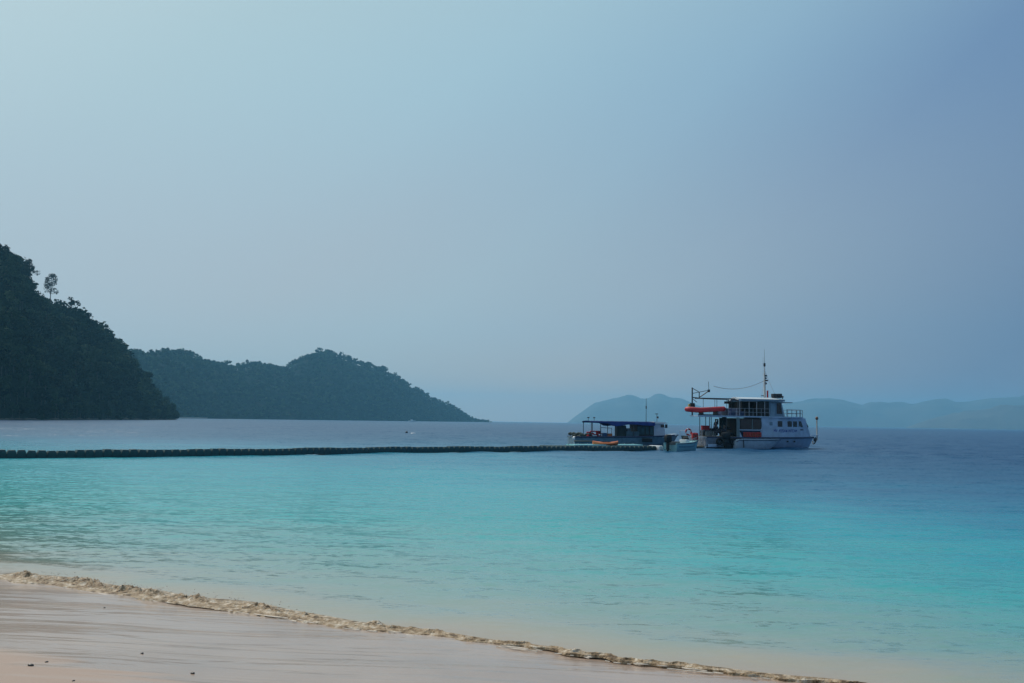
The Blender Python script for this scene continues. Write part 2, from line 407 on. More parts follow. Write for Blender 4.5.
def wave_amp(al):
    # strong and lumpy on the left, dying to a thin lip on the right
    t = min(max((al - 0.02) / 0.5, 0), 1)
    if al < 3: a = 0.075
    elif al < 9: a = 0.075 - (al - 3) / 6 * 0.045
    else: a = max(0.020, 0.03 - (al - 9) * .004)
    return a * t
nu, nv = 1500, 46
al_ = np.linspace(0.0, 16.0, nu); sv_ = np.linspace(-0.42, 0.75, nv)
Vw = np.zeros((nv, nu, 3), np.float32)
for i, al in enumerate(al_):
    wob = float(edge_wobble(al)); am = wave_amp(al)
    lump = 0.65 + 0.75 * noise.noise(Vector((al * 2.2, 0.3, 1.7))) + 0.35 * noise.noise(Vector((al * 6.5, 2.3, 1.7)))
    lump = max(lump, 0.12)
    for j, s in enumerate(sv_):
        if s < 0.06: p = math.exp(-((s - 0.06) / 0.13) ** 2)
        else: p = math.exp(-((s - 0.06) / 0.26) ** 2)
        f = fbm(al * 9, s * 9, 3.3, 4, 2.1, 0.55)
        z = am * p * lump * (1 + 0.9 * f)
        if s < 0.02: z += am * 0.35 * max(0, fbm(al * 14, s * 14, 9.1, 3)) * max(0, 1 - abs(s + 0.12) / 0.26)
        edge = min(1, (s + 0.42) / 0.08, (0.75 - s) / 0.2)
        base = max(-(s) * 0.07, 0.0) - 0.01
        lip = 0.10 * fbm(al * 3.1, 1.1, 5.2, 3)
        ss = s * (0.66 if al < 3.5 else max(0.17, 0.66 - (al - 3.5) * 0.08)) * (1 + 0.35 * noise.noise(Vector((al * .8, 4.4, 0)))) + wob - 0.05 + (lip * (1 if s < 0.1 else max(0, 1 - (s - .1) / .4)))
        x, y = to_world(al, ss)
        zz = max(-ss * 0.070, 0) if s < 0 else 0
        Vw[j, i] = (x, y, max(zz, base) + z + 0.012 * edge - 0.02 * (1 - max(edge, 0)))
idx = np.arange(nv - 1)[:, None] * nu + np.arange(nu - 1)[None, :]
Fw = np.stack([idx, idx + 1, idx + 1 + nu, idx + nu], -1).reshape(-1, 4)
FOAM = foam_mat()
wave = mesh_arrays('breaking_wave', Vw.reshape(-1, 3), Fw, FOAM, smooth=True)
tag(wave, 'low sandy brown wavelet breaking along the edge of the beach', 'wave', kind='stuff')
# pale lace of bubbles left by the swash just below the wavelet, broken and uneven
lace = MB()
def lace_line(a0, a1, s0, wd, seed):
    row = []; n = int((a1 - a0) / 0.02)
    for i in range(n):
        al = a0 + (a1 - a0) * i / n
        s = s0 + float(edge_wobble(al)) + 0.10 * noise.noise(Vector((al * 1.3, seed, 0))) + 0.04 * noise.noise(Vector((al * 5, seed, 2)))
        k = noise.noise(Vector((al * 2.1, seed, 5))) - 0.15 + 0.9 * noise.noise(Vector((al * 9, seed, 8)))
        w_ = max(0.0, wd * (0.35 + 1.2 * k))
        z = max(-s * 0.07, 0) + 0.004
        if w_ < 0.003:
            if len(row) > 2: lace.rings(row, cap=True)
            row = []; continue
        (xa, ya), (xb, yb) = to_world(al, s - w_), to_world(al, s + w_)
        row.append([(xa, ya, z - .003), (xa, ya, z), ((xa + xb) / 2, (ya + yb) / 2, z + 0.006), (xb, yb, z), (xb, yb, z - .003)])
    if len(row) > 2: lace.rings(row, cap=True)
lace_line(0.3, 6, -0.34, 0.014, 1.0); lace_line(4.5, 15, -0.26, 0.018, 2.0); lace_line(6.5, 15, -0.18, 0.014, 3.0)
tag(lace.build('swash_foam', mat('pale_foam', (0.52, 0.44, 0.36), 0.6, var=0.12, scale=25)), 'thin pale broken line of foam bubbles on the sand along the wavelet', 'foam', kind='stuff')
# drops thrown up by the wavelet
random.seed(3)
mb = MB()
for k in range(420):
    al = random.uniform(0, 6); am = wave_amp(al)
    if random.random() > am / 0.085: continue
    s = random.gauss(-0.02, 0.12) + float(edge_wobble(al)); x, y = to_world(al, s)
    r = random.uniform(0.003, 0.009)
    v = bmesh.ops.create_icosphere(mb.bm, subdivisions=1, radius=r)['verts']
    bmesh.ops.transform(mb.bm, matrix=Matrix.Translation((x, y, am * random.uniform(0.5, 1.5) + 0.01)) @ Matrix.Diagonal((1.3, 1, 0.8, 1)), verts=v)
tag(mb.build('splash_drops', mat('spray', (0.55, 0.49, 0.40), 0.15), smooth=True), 'sand-coloured drops splashing over the breaking wavelet', 'spray', kind='stuff')

# ------------------------------------------------------------------ forest helpers
def leaf_mat(name, dark, light, tint=(0.10, 0.085, 0.05)):
    m = bpy.data.materials.new(name); m.use_nodes = True; h = N(m); b = h.n['Principled BSDF']
    geo = h.a('ShaderNodeNewGeometry'); oi = h.a('ShaderNodeObjectInfo')
    n = h.a('ShaderNodeTexNoise'); n.inputs['Scale'].default_value = 0.05; n.inputs['Detail'].default_value = 4; n.inputs['Roughness'].default_value = 0.7
    h.link(geo.outputs['Position'], n.inputs['Vector'])
    tn = h.a('ShaderNodeAttribute', attribute_name='tint')      # each tree of the merged forest has a shade of its own
    td = h.a('ShaderNodeMath', operation='ADD'); h.link(tn.outputs['Fac'], td.inputs[0]); h.link(oi.outputs['Random'], td.inputs[1])
    tm = h.a('ShaderNodeMath', operation='FRACT'); h.link(td.outputs[0], tm.inputs[0])
    ad = h.a('ShaderNodeMath', operation='MULTIPLY_ADD'); ad.inputs[1].default_value = 0.46; h.link(tm.outputs[0], ad.inputs[0]); h.link(n.outputs['Fac'], ad.inputs[2])
    sb = h.a('ShaderNodeMath', operation='SUBTRACT'); sb.inputs[1].default_value = 0.23; h.link(ad.outputs[0], sb.inputs[0])
    rp = h.a('ShaderNodeValToRGB'); ramp(rp, [(0.36, dark), (0.52, tuple((a + c) / 2 for a, c in zip(dark, light))), (0.66, light), (0.80, tint)])
    h.link(sb.outputs[0], rp.inputs['Fac']); h.link(rp.outputs[0], b.inputs['Base Color'])
    b.inputs['Roughness'].default_value = 0.9; b.inputs['Specular IOR Level'].default_value = 0.05
    return m
LEAF = leaf_mat('leaves', (0.003, 0.009, 0.007), (0.034, 0.060, 0.026), (0.060, 0.080, 0.034))
BARK = mat('bark', (0.06, 0.05, 0.04), 0.9, var=0.3, scale=1.5)

def leaves(seed, n, R0, H, leaf, clumps=9, sparse=0.0, zc=0.62):
    """crown of small leaf-clump faces gathered in clumps; tree height H, crown radius R0, base at origin"""
    g = np.random.default_rng(seed)
    cz = H * zc; rz = H * (1 - zc)
    cc = []
    for k in range(clumps):
        a = g.uniform(0, 6.28); u = g.uniform(-0.5, 1); r = math.sqrt(max(0, 1 - u * u * 0.9)) * g.uniform(0.35, 0.8)
        cc.append((R0 * r * math.cos(a), R0 * r * math.sin(a), cz + rz * u * 0.68))
    cc = np.array(cc); rad = g.uniform(0.28, 0.48, clumps) * R0 * (1 - 0.3 * sparse)
    which = g.integers(0, clumps, n)
    d = g.normal(size=(n, 3)); d /= np.linalg.norm(d, axis=1)[:, None]
    rr = rad[which] * (g.uniform(0.55, 1.06, n))
    P = cc[which] + d * rr[:, None] * np.array([1, 1, 0.8])
    # face orientation: roughly the clump's surface, jittered
    nrm = d + g.normal(size=(n, 3)) * 0.55; nrm /= np.linalg.norm(nrm, axis=1)[:, None]
    t = np.cross(nrm, np.array([0.3, 0.2, 0.93])); t /= (np.linalg.norm(t, axis=1)[:, None] + 1e-6)
    bq = np.cross(nrm, t)
    sz = leaf * g.uniform(0.55, 1.3, n)[:, None]
    q = np.stack([P - t * sz * .5, P - bq * sz * .38 , P + t * sz * .5, P + bq * sz * .38], 1)
    q += g.normal(size=q.shape) * leaf * 0.07
    V = q.reshape(-1, 3); F = np.arange(n * 4).reshape(-1, 4)
    return V, F, cc

def trunk_mb(H, zc, cc, r=0.28, seed=0):
    rd = random.Random(seed); mb = MB()
    pts = [(0, 0, -1.5), (rd.uniform(-.2, .2), rd.uniform(-.2, .2), H * zc * .5), (rd.uniform(-.3, .3), rd.uniform(-.3, .3), H * zc), (0, 0, H * 0.86)]
    mb.tube(pts, [r * 1.3, r, r * 0.7, r * 0.2], 6)
    for c in cc[:6]:
        z0 = H * zc * rd.uniform(0.72, 1.0)
        m_ = (c[0] * .5, c[1] * .5, (z0 + c[2]) / 2 + 0.2)
        mb.tube([(0.1 * c[0] / 5, 0.1 * c[1] / 5, z0), m_, tuple(c)], [r * .5, r * .33, r * .12], 5)
    return mb

# near-hill tree prototypes: crown and trunk
PROTO = []
for k in range(6):
    H = [13, 11, 15, 12, 10, 14][k]; R0 = [5.2, 5.6, 5.0, 6.2, 4.4, 4.6][k]
    V, F, cc = leaves(100 + k, 1100, R0, H, 0.85, clumps=[10, 12, 9, 14, 8, 11][k], zc=0.55)
    PROTO.append((V, F, cc, H))

# ------------------------------------------------------------------ headlands
def px_to_az(px): return (px - 512.0) / FPX          # tangent of azimuth
def horizon_y(px): return 413.8 + 0.0153 * px
def build_headland(name, sky_pts, shore_pts, ridge_back, tree_h, label, ncol, nrow, noise_amp, nseed, mtl):
    sx = [p[0] for p in sky_pts]; sy = [p[1] for p in sky_pts]
    hx = [p[0] for p in shore_pts]; hd = [p[1] for p in shore_pts]; rb = [p[2] for p in shore_pts]
    cols = np.linspace(sx[0], sx[-1], ncol)
    V = np.zeros((nrow, ncol, 3)); 
    for i, px in enumerate(cols):
        ysk = np.interp(px, sx, sy); ds = np.interp(px, hx, hd); dr = ds + np.interp(px, hx, rb)
        H = (horizon_y(px) - ysk) * dr / FPX + CAMH
        H = max(H - tree_h * min(1, H / (tree_h * 2.0)), 0.3)
        az = px_to_az(px)
        for j in range(nrow):
            t = j / (nrow - 1) * 2
            if t <= 1: d = ds + (dr - ds) * t; hh = H * (math.sin(t * math.pi / 2) ** 0.95)
            else: d = dr + (dr - ds) * (t - 1); hh = H * math.cos((t - 1) * math.pi / 2)
            X, Y = az * d, d
            nz = fbm(X / 60 + nseed, Y / 60, nseed, 4) * noise_amp * min(1, hh / 20) * (1 if t < 0.8 or t > 1.2 else 0.35)
            V[j, i] = (X, Y, hh + nz - (1.5 if t in (0, 2) else 0))
    idx = np.arange(nrow - 1)[:, None] * ncol + np.arange(ncol - 1)[None, :]
    F = np.stack([idx, idx + 1, idx + 1 + ncol, idx + ncol], -1).reshape(-1, 4)
    o = mesh_arrays(name, V.reshape(-1, 3), F, mtl, smooth=True)
    tag(o, kind='structure')
    return V

SOIL = leaf_mat('undergrowth', (0.003, 0.009, 0.007), (0.010, 0.020, 0.012), (0.015, 0.018, 0.012))
near_sky = [(-420, 190), (-300, 175), (-150, 205), (-60, 235), (0, 247), (10, 252), (16, 262), (24, 280), (32, 291), (45, 296), (55, 298), (66, 306), (78, 309), (90, 317), (102, 321), (114, 330), (124, 338), (134, 346), (144, 356), (152, 368), (160, 380), (168, 394), (174, 407), (178, 419)]
near_shore = [(-420, 250, 220), (-200, 290, 240), (0, 368, 230), (60, 440, 200), (120, 560, 130), (160, 650, 70), (178, 700, 25)]
VN = build_headland('near_headland', near_sky, near_shore, 0, 20.0, None, 150, 60, 9, 3.0, SOIL)
mid_sky = [(110, 352), (143, 356), (152, 354), (168, 352), (180, 351.5), (190, 354), (200, 360), (210, 363), (225, 364), (235, 368), (245, 364.5), (258, 363), (270, 366), (283, 368), (290, 367), (300, 360), (312, 353), (320, 352), (332, 352), (345, 357), (360, 362), (370, 363), (382, 368), (392, 375), (405, 379), (412, 387), (425, 392), (435, 399), (450, 403), (460, 408), (468, 412), (475, 418), (482, 420.6), (490, 421.2)]
mid_shore = [(110, 1150, 350), (180, 1350, 420), (300, 1700, 450), (400, 2100, 330), (460, 2500, 150), (490, 2700, 40)]
VM = build_headland('far_headland', mid_sky, mid_shore, 0, 9.0, None, 220, 50, 12, 8.0, SOIL)

def surf(V, u, v):
    """bilinear point on a headland grid, u along columns 0..1, v front(0)..ridge(.5)..back(1)"""
    nr, nc, _ = V.shape
    x = u * (nc - 1.001); y = v * (nr - 1.001); i, j = int(x), int(y); fx, fy = x - i, y - j
    return (V[j, i] * (1 - fx) * (1 - fy) + V[j, i + 1] * fx * (1 - fy) + V[j + 1, i] * (1 - fx) * fy + V[j + 1, i + 1] * fx * fy)

# near headland: trees one can tell apart are objects of their own
rd = random.Random(11)
sites = []
tries = 0
while len(sites) < 3300 and tries < 40000:
    tries += 1
    u = rd.random(); v = rd.random() ** 1.25 * 0.56
    p = surf(VN, u, v)
    px = 512 + FPX * p[0] / p[1]
    if px < -130: continue
    if any((p[0] - q[0][0]) ** 2 + (p[1] - q[0][1]) ** 2 < 23.0 for q in sites[-1500:]): continue
    sites.append((p, px, v))
vis = [s for s in sites if s[1] > -12 ]
vis.sort(key=lambda s: (s[0][1]))
near_ids = set(); NI = 262
# the 262 nearest (largest) ones and the ones on the skyline
sky_ones = [s for s in vis if 0.47 < s[2] < 0.53][:60]
for s in sky_ones: near_ids.add(id(s))
for s in vis:
    if len(near_ids) >= NI: break
    near_ids.add(id(s))
proto_obj = []
def make_tree_proto(k, mtl=LEAF):
    V, F, cc, H = PROTO[k]
    root = empty('forest_tree', (0, 0, -500))
    mesh_arrays('crown', V, F, mtl, parent=root)
    trunk_mb(H, 0.62, cc, 0.3, k).build('trunk', BARK, root, smooth=True)
    return root
protos = [make_tree_proto(k) for k in range(6)]
used = [False] * 6
rest = []
for s in sites:
    p, px, v = s
    k = rd.randrange(6); sc_ = rd.choice((0.7, 0.85, 1.0, 1.15, 1.4)) * rd.uniform(.9, 1.1) if v > 0.03 else rd.uniform(0.45, 0.85)
    if px > 150: sc_ *= 0.62
    elif px > 100: sc_ *= 0.8
    rz = rd.uniform(0, 6.28)
    if id(s) in near_ids:
        o = protos[k] if not used[k] else copy_tree(protos[k]); used[k] = True
        o.location = (p[0], p[1], p[2]); o.rotation_euler = (0, 0, rz); o.scale = (sc_, sc_, sc_ * rd.uniform(0.9, 1.15))
        if False: pass
        elif v > 0.46: tag(o, 'leafy evergreen tree standing along the crest of the left hill', 'tree', 'trees along the crest of the left hill')
        elif v < 0.08: tag(o, 'small leafy tree at the waterline at the foot of the left hill', 'tree', 'trees at the foot of the left hill')
        elif v < 0.24: tag(o, 'dark leafy tree on the lower slope of the nearest hill at left', 'tree', 'trees on the lower slope of the left hill')
        else: tag(o, 'dark leafy tree high on the upper slope of the nearest hill at left', 'tree', 'trees on the upper slope of the left hill')
    else: rest.append((p, sc_, rz))
def merge_trees(name, items, tmpl, mtl):
    Vs, Fs, off = [], [], 0
    for (p, s, rz) in items:
        V, F = tmpl[rd.randrange(len(tmpl))]
        c, s_ = math.cos(rz), math.sin(rz)
        Q = np.empty_like(V); Q[:, 0] = (V[:, 0] * c - V[:, 1] * s_) * s; Q[:, 1] = (V[:, 0] * s_ + V[:, 1] * c) * s; Q[:, 2] = V[:, 2] * s
        Vs.append(Q + np.asarray(p)); Fs.append(F + off); off += len(V)
    o = mesh_arrays(name, np.concatenate(Vs), np.concatenate(Fs), mtl)
    t = np.concatenate([np.full(len(v), rd.random(), np.float32) for v in Vs])
    o.data.attributes.new('tint', 'FLOAT', 'POINT').data.foreach_set('value', t)
    return o
t2 = [leaves(200 + k, 300, 5.6, 12, 1.4, clumps=9, zc=0.5)[:2] for k in range(5)]
for k in range(1700):
    p = surf(VN, rd.random(), rd.random() * 0.40); px = 512 + FPX * p[0] / p[1]
    if px > -130: rest.append((p - np.array([0, 0, 1.0]), rd.uniform(0.34, 0.6), rd.uniform(0, 6.28)))
tag(merge_trees('forest', rest, t2, LEAF), 'dense dark forest covering the nearest hill behind its front trees', 'forest', kind='stuff')
t3 = [leaves(300 + k, 110, 5.6, 11, 2.3, clumps=6)[:2] for k in range(6)]
items = []
for k in range(5200):
    u = rd.random(); v = rd.random() ** 1.3 * 0.54; p = surf(VM, u, v)
    s_ = rd.uniform(0.55, 1.1) * (1.0 if u < 0.75 else max(0.35, 1 - (u - 0.75) * 2.4))
    if rd.random() < 0.10: s_ *= rd.uniform(1.2, 1.75)
    if v < 0.05: s_ *= 0.7
    items.append((p, s_, rd.uniform(0, 6.28)))
tag(merge_trees('distant_forest', items, t3, LEAF), 'hazy forest covering the long headland behind the near hill', 'forest', kind='stuff')

# three trees that stand out against the sky
def special(px, ybase, d, H, R0, clumps, n, leaf, seed, zc, label, mtl=LEAF, lean=0.0, rt=0.26):
    V, F, cc = leaves(seed, n, R0, H, leaf, clumps=clumps, sparse=1.0, zc=zc)
    z = (horizon_y(px) - ybase) * d / FPX + CAMH
    root = empty('tall_tree', ((px - 512) / FPX * d, d, z), label=label, cat='tree')
    mesh_arrays('crown', V, F, mtl, parent=root); trunk_mb(H, zc * 0.8, cc, rt, seed).build('trunk', BARK, root, smooth=True)
    root.rotation_euler = (0, lean, 0)
    return root
GREYLEAF = leaf_mat('grey_leaves', (0.05, 0.055, 0.045), (0.10, 0.10, 0.075))
special(47, 306, 600, 22.5, 5.2, 34, 1200, 0.7, 47, 0.52, 'lone tall thin-crowned tree rising above the crest of the left hill', GREYLEAF)
special(22, 293, 585, 22, 6.5, 11, 620, 0.85, 42, 0.66, 'big gappy tree with spreading boughs on the crest at far left', GREYLEAF, lean=0.10)
special(67, 316, 590, 12.0, 5.2, 8, 520, 0.8, 43, 0.66, 'round broad tree leaning out from the crest right of the lone tall tree', LEAF, lean=0.15)

# rocks and strip of pale sand at the hills' feet
ROCK = mat('shore_rock', (0.10, 0.085, 0.07), 0.85, var=0.35, scale=0.3)
mbp = MB()
def shore_xy(px, d): return ((px - 512) / FPX * d, d)
for px in np.linspace(-30, 177, 90):
    d = np.interp(px, [p[0] for p in near_shore], [p[1] for p in near_shore]) + rd.uniform(-2, 1.5)
    x, y = shore_xy(px, d); r = rd.uniform(0.6, 1.7)
    mbp.ball((x, y, 0.1), r, 1, (1.5, 1.0, rd.uniform(0.35, 0.7)))
tag(mbp.build('shore_rocks', ROCK), 'low dark rocks strewn along the foot of the left hill', 'rocks', kind='stuff')
mb = MB(); pts = [shore_xy(px, d) for px, d in [(168, 1240), (180, 1270), (200, 1390), (215, 1470), (215, 1500), (195, 1440), (168, 1330)]]
mb.prism(pts, -0.5, 1.6)
tag(mb.build('small_beach', mat('pale_sand', (0.5, 0.43, 0.34), 0.9)), kind='structure')
mbp = MB()
for px in np.linspace(474, 492, 22):
    x, y = shore_xy(px, 2700 + rd.uniform(-10, 10)); mbp.ball((x, y, 0.3), rd.uniform(2.5, 5.5) * (1 if px < 485 else 0.6), 1, (1.6, 1, 0.8))
tag(mbp.build('point_rocks', ROCK), 'low rocks running out at the tip of the long headland', 'rocks', kind='stuff')

# ------------------------------------------------------------------ far mountains across the sea
MTN = mat('mountain_forest', (0.075, 0.07, 0.055), 0.95, var=0.25, scale=0.004)
def range_(name, prof, dist, depth, seed):
    px0, px1 = prof[0][0], prof[-1][0]; cols = np.linspace(px0, px1, 160); nr = 26
    V = np.zeros((nr, 160, 3))
    for i, px in enumerate(cols):
        ys = np.interp(px, [p[0] for p in prof], [p[1] for p in prof]); az = px_to_az(px); dr = dist + depth
        H = max((horizon_y(px) - ys) * dr / FPX, 0)
        for j in range(nr):
            t = j / (nr - 1) * 2
            d = dist + depth * t; hh = H * (math.sin(t * math.pi / 2) ** 0.9 if t <= 1 else math.cos((t - 1) * math.pi / 2))
            X, Y = az * d, d
            r = 1 + 0.16 * fbm(X / 420 + seed, Y / 420, seed, 5, 2.1, 0.6) * (1 if abs(t - 1) > 0.1 else 0.03)
            V[j, i] = (X, Y, hh * r + (5 * fbm(X / 55, Y / 55, seed) if hh > 8 else 0) - (3 if t in (0, 2) else 0))
    idx = np.arange(nr - 1)[:, None] * 160 + np.arange(159)[None, :]
    F = np.stack([idx, idx + 1, idx + 161, idx + 160], -1).reshape(-1, 4)
    tag(mesh_arrays(name, V.reshape(-1, 3), F, MTN, smooth=True), kind='structure')
range_('mountains', [(568, 422.5), (573, 419), (578, 415), (585, 410), (595, 403), (605, 400), (615, 398.5), (622, 396.5), (630, 394.5), (636, 396), (645, 400), (650, 399), (657, 395.5), (664, 396.5), (672, 398.5), (682, 398), (692, 402), (705, 408), (725, 412), (745, 411), (765, 408), (785, 404), (800, 401), (808, 399), (815, 398), (830, 398), (843, 399.5), (855, 403), (862, 405), (872, 403), (888, 404.5), (898, 403), (912, 405), (925, 401), (935, 399.5), (945, 400), (958, 402.5), (970, 401.5), (985, 398.5), (1000, 397.5), (1024, 397), (1080, 395), (1200, 402), (1300, 428)], 6800, 900, 2.0)
range_('near_mountains', [(905, 427.5), (925, 421), (945, 416), (965, 411), (985, 409), (1005, 406), (1024, 405), (1080, 404), (1150, 412), (1220, 430)], 5200, 500, 5.0)

# ------------------------------------------------------------------ haze
hb = MB(); hb.box((0, 4400, 130), (17000, 10800, 268))
hm = bpy.data.materials.new('haze'); hm.use_nodes = True; hh_ = N(hm); hh_.n.clear()
ho = hh_.a('ShaderNodeOutputMaterial'); pv = hh_.a('ShaderNodeVolumePrincipled')
pv.inputs['Color'].default_value = (0.28, 0.72, 1.0, 1); pv.inputs['Density'].default_value = 1.35e-4; pv.inputs['Anisotropy'].default_value = 0.35
hh_.link(pv.outputs[0], ho.inputs['Volume'])
haze = hb.build('haze', hm); tag(haze, kind='stuff')

# ------------------------------------------------------------------ materials for the boats
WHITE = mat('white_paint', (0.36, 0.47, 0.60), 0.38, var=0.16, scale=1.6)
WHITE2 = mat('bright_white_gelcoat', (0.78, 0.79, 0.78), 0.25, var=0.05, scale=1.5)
BLUEGREY = mat('blue_grey_panel', (0.15, 0.23, 0.30), 0.4, var=0.12)
NAVY = mat('navy_canvas', (0.02, 0.045, 0.20), 0.8, var=0.25, bump=0.3)
NAVYP = mat('navy_paint', (0.02, 0.035, 0.09), 0.4, var=0.15)
DARK = mat('dark_metal', (0.03, 0.033, 0.04), 0.5, var=0.2)
GLASS = mat('tinted_glass', (0.012, 0.018, 0.024), 0.08, var=0.1)
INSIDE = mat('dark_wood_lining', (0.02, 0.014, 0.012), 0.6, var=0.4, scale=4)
BLACK = mat('black_cowl', (0.008, 0.008, 0.010), 0.6, var=0.1)
STEEL = mat('steel_tube', (0.45, 0.47, 0.50), 0.35, metal=0.6, var=0.1)
RED = mat('red_rubber', (0.45, 0.012, 0.02), 0.5, var=0.15)
REDF = mat('red_fabric', (0.42, 0.02, 0.025), 0.8, var=0.2)
ORANGE = mat('orange_plastic', (0.60, 0.16, 0.05), 0.45, var=0.12)
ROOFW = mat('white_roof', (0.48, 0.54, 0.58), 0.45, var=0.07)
WOOD = mat('weathered_wood', (0.22, 0.16, 0.10), 0.75, var=0.3, scale=5)
BOOT = mat('boot_stripe', (0.015, 0.02, 0.03), 0.5, var=0.2)
TEAL = mat('turquoise_mat', (0.34, 0.74, 0.76), 0.6, var=0.1)
GREENB = mat('green_black_box', (0.02, 0.03, 0.028), 0.6, var=0.3)
LETTER = mat('blue_lettering', (0.03, 0.06, 0.30), 0.5, var=0.05)
SKIN = mat('skin', (0.30, 0.17, 0.11), 0.6, var=0.05)
YEL = mat('yellow_tank', (0.35, 0.33, 0.10), 0.5, var=0.15)
CREAM = mat('cream_paint', (0.60, 0.50, 0.40), 0.5, var=0.15)

def hull_rings(L, B, deck, bow_rise, draft, rake, n=22, full=0.55, pw=2.2, chine=0.25, tr=0.92):
    rg = []
    for i in range(n + 1):
        t = (i / n); x = L * (1 - (1 - t) ** 1.25) if t > 0 else 0
        f = x / L
        b = B / 2 * (tr + (1 - tr) * min(1, f / 0.3)) if f < full else B / 2 * max(0.0, 1 - ((f - full) / (1 - full)) ** pw)
        b = max(b, 0.012)
        zd = deck + bow_rise * f ** 2.2
        sh = lambda z: -rake * (f ** 3) * (1 - min(1, max(0, (z + draft) / (zd + draft))) ** 0.8)
        k = 1 - 0.35 * f ** 2
        prof = [(b, zd), (b * (0.97 - .10 * f ** 2), zd * 0.55), (b * 0.93 * k, chine * 0.3), (b * 0.80 * k * k, -draft * 0.45), (0.0, -draft)]
        ring = [(x + sh(z), -y, z) for y, z in prof] + [(x + sh(z), y, z) for y, z in prof[-2::-1]]
        rg.append(ring)
    return rg
def half_b(L, B, full, pw, tr, x):
    f = x / L
    return B / 2 * (tr + (1 - tr) * min(1, f / 0.3)) if f < full else B / 2 * max(0.0, 1 - ((f - full) / (1 - full)) ** pw)

# ------------------------------------------------------------------ outboard motor (part with sub-parts)
def outboard(parent, x, y, z, s=1.0, standalone=None):
    """hangs behind a transom whose top is at (x,y,z); parent's local frame, pointing to -x"""
    mb = MB()
    mb.rings([[(x - .10 * s - dx * s, y + yy * s, z + zz * s) for dx, yy in ((-.02 , -w_), (.30 * q, -w_), (.42 * q, -w_ * .6), (.42 * q, w_ * .6), (.30 * q, w_), (-.02, w_))]
              for zz, w_, q in ((.02, .13, .8), (.10, .19, 1.05), (.38, .20, 1.12), (.52, .17, 1.0), (.58, .10, .75))])
    cowl = mb.build('outboard', BLACK, parent, smooth=True)
    m2 = MB(); m2.box((x - .28 * s, y, z - .22 * s), (.22 * s, .15 * s, .52 * s), bev=.03 * s)
    m2.box((x - .30 * s, y, z - .48 * s), (.42 * s, .26 * s, .03 * s)); m2.box((x - .28 * s, y, z - .66 * s), (.16 * s, .07 * s, .36 * s), bev=.02 * s)
    m2.bar((x - .48 * s, y, z - .74 * s), (x - .12 * s, y, z - .74 * s), .06 * s, .03 * s)
    m2.build('lower_unit', BLACK, cowl, smooth=True)
    m3 = MB()
    for k in range(3):
        a = k * 2.094; m3.box((x - .5 * s, y + .09 * s * math.cos(a), z - .74 * s + .09 * s * math.sin(a)), (.02, .09 * s, .16 * s), rot=Matrix.Rotation(a + .5, 4, 'X'))
    m3.build('propeller', DARK, cowl)
    return cowl

# ------------------------------------------------------------------ speedboat
def speedboat(loc, yaw, L, B, label, hullm, engines=2, deck=0.78, seed=0, esc=1.0):
    root = empty('speedboat', loc, yaw, label, 'speedboat')
    outer = hull_rings(L, B, deck, 0.28, 0.30, 1.1 * L / 8, full=0.42, pw=1.9)
    n = len(outer)
    mb = MB()
    # closed skin: outer hull, gunwale and an open cockpit well inside
    sec = []
    for i, r in enumerate(outer):
        f = r[0][0] / L; b = abs(r[0][1]); zd = r[0][2]; x = r[0][0]
        inn = max(b - 0.14, 0.005)
        fl = 0.22 if f < 0.62 else zd - 0.02
        if i == 0: fl = zd - 0.18
        top = [(x, b, zd), (x, inn, zd + 0.01), (x, inn * 0.96, fl), (x, -inn * 0.96, fl), (x, -inn, zd + 0.01)]
        sec.append(r + top[1:])
    mb.rings(sec)
    mb.build('hull', hullm, root, smooth=True)
    # rubbing strake and stripe
    for sgn in (-1, 1):
        m = MB(); m.tube([(r[0][0], sgn * (abs(r[0][1]) + .012), r[0][2] - .06) for r in outer], 0.035, 6); m.build('rubbing_strake', NAVYP, root, smooth=True)
    m = MB()
    pts = [(r[1][0], r[1][1] - .012, r[1][2]) for r in outer[1:14]]
    m.rings([[(p[0], p[1] - .0, p[2] + .05), (p[0], p[1] - .008, p[2] + .05), (p[0], p[1] - .008, p[2] - .05), (p[0], p[1], p[2] - .05)] for p in pts])
    m.build('hull_stripe', mat('teal_stripe', (0.05, 0.16, 0.24), 0.4), root)
    # console, windscreen, seats
    m = MB(); m.box((L * .50, 0, .62), (.55, .75, .85), bev=.05); m.build('console', WHITE2, root, smooth=True)
    m = MB(); m.side([(L * .50 + .2, 1.03), (L * .50 + .02, 1.38), (L * .50 - .01, 1.38), (L * .50 + .16, 1.03)], -.38, .38); m.build('windscreen', GLASS, root)
    for xs in ((.14, .30) if L > 6 else (.2,)):
        m = MB(); m.box((L * xs, 0, .40), (.42, B * .72, .30), bev=.04); m.box((L * xs - .2, 0, .66), (.08, B * .70, .42), bev=.03)
        m.build('bench_seat', mat('dark_vinyl', (0.05, 0.06, 0.075), 0.6), root, smooth=True)
    # bow rail
    m = MB(); rail = [(r[0][0] - .05, -max(abs(r[0][1]) - .08, .0), r[0][2] + .28) for r in outer[11:]] 
    rail2 = [(p[0], -p[1], p[2]) for p in rail[::-1]]
    m.tube(rail + rail2[1:], 0.02, 6)
    for p in rail[::3] + rail2[::3]: m.bar(p, (p[0], p[1], p[2] - .28), .015)
    m.build('bow_rail', STEEL, root, smooth=True)
    for k in range(engines):
        yy = 0 if engines == 1 else (-.42 + .84 * k)
        outboard(root, -0.02, yy, deck + .02, esc)
    return root

sb2 = speedboat((14.15, 88.6, 0), R(45), 4.3, 1.6,
                'small pale teal speedboat with one black outboard at the end of the floating dock', mat('pale_teal_gelcoat', (0.22, 0.44, 0.47), 0.35, var=0.08), 1, 0.74, esc=1.25)

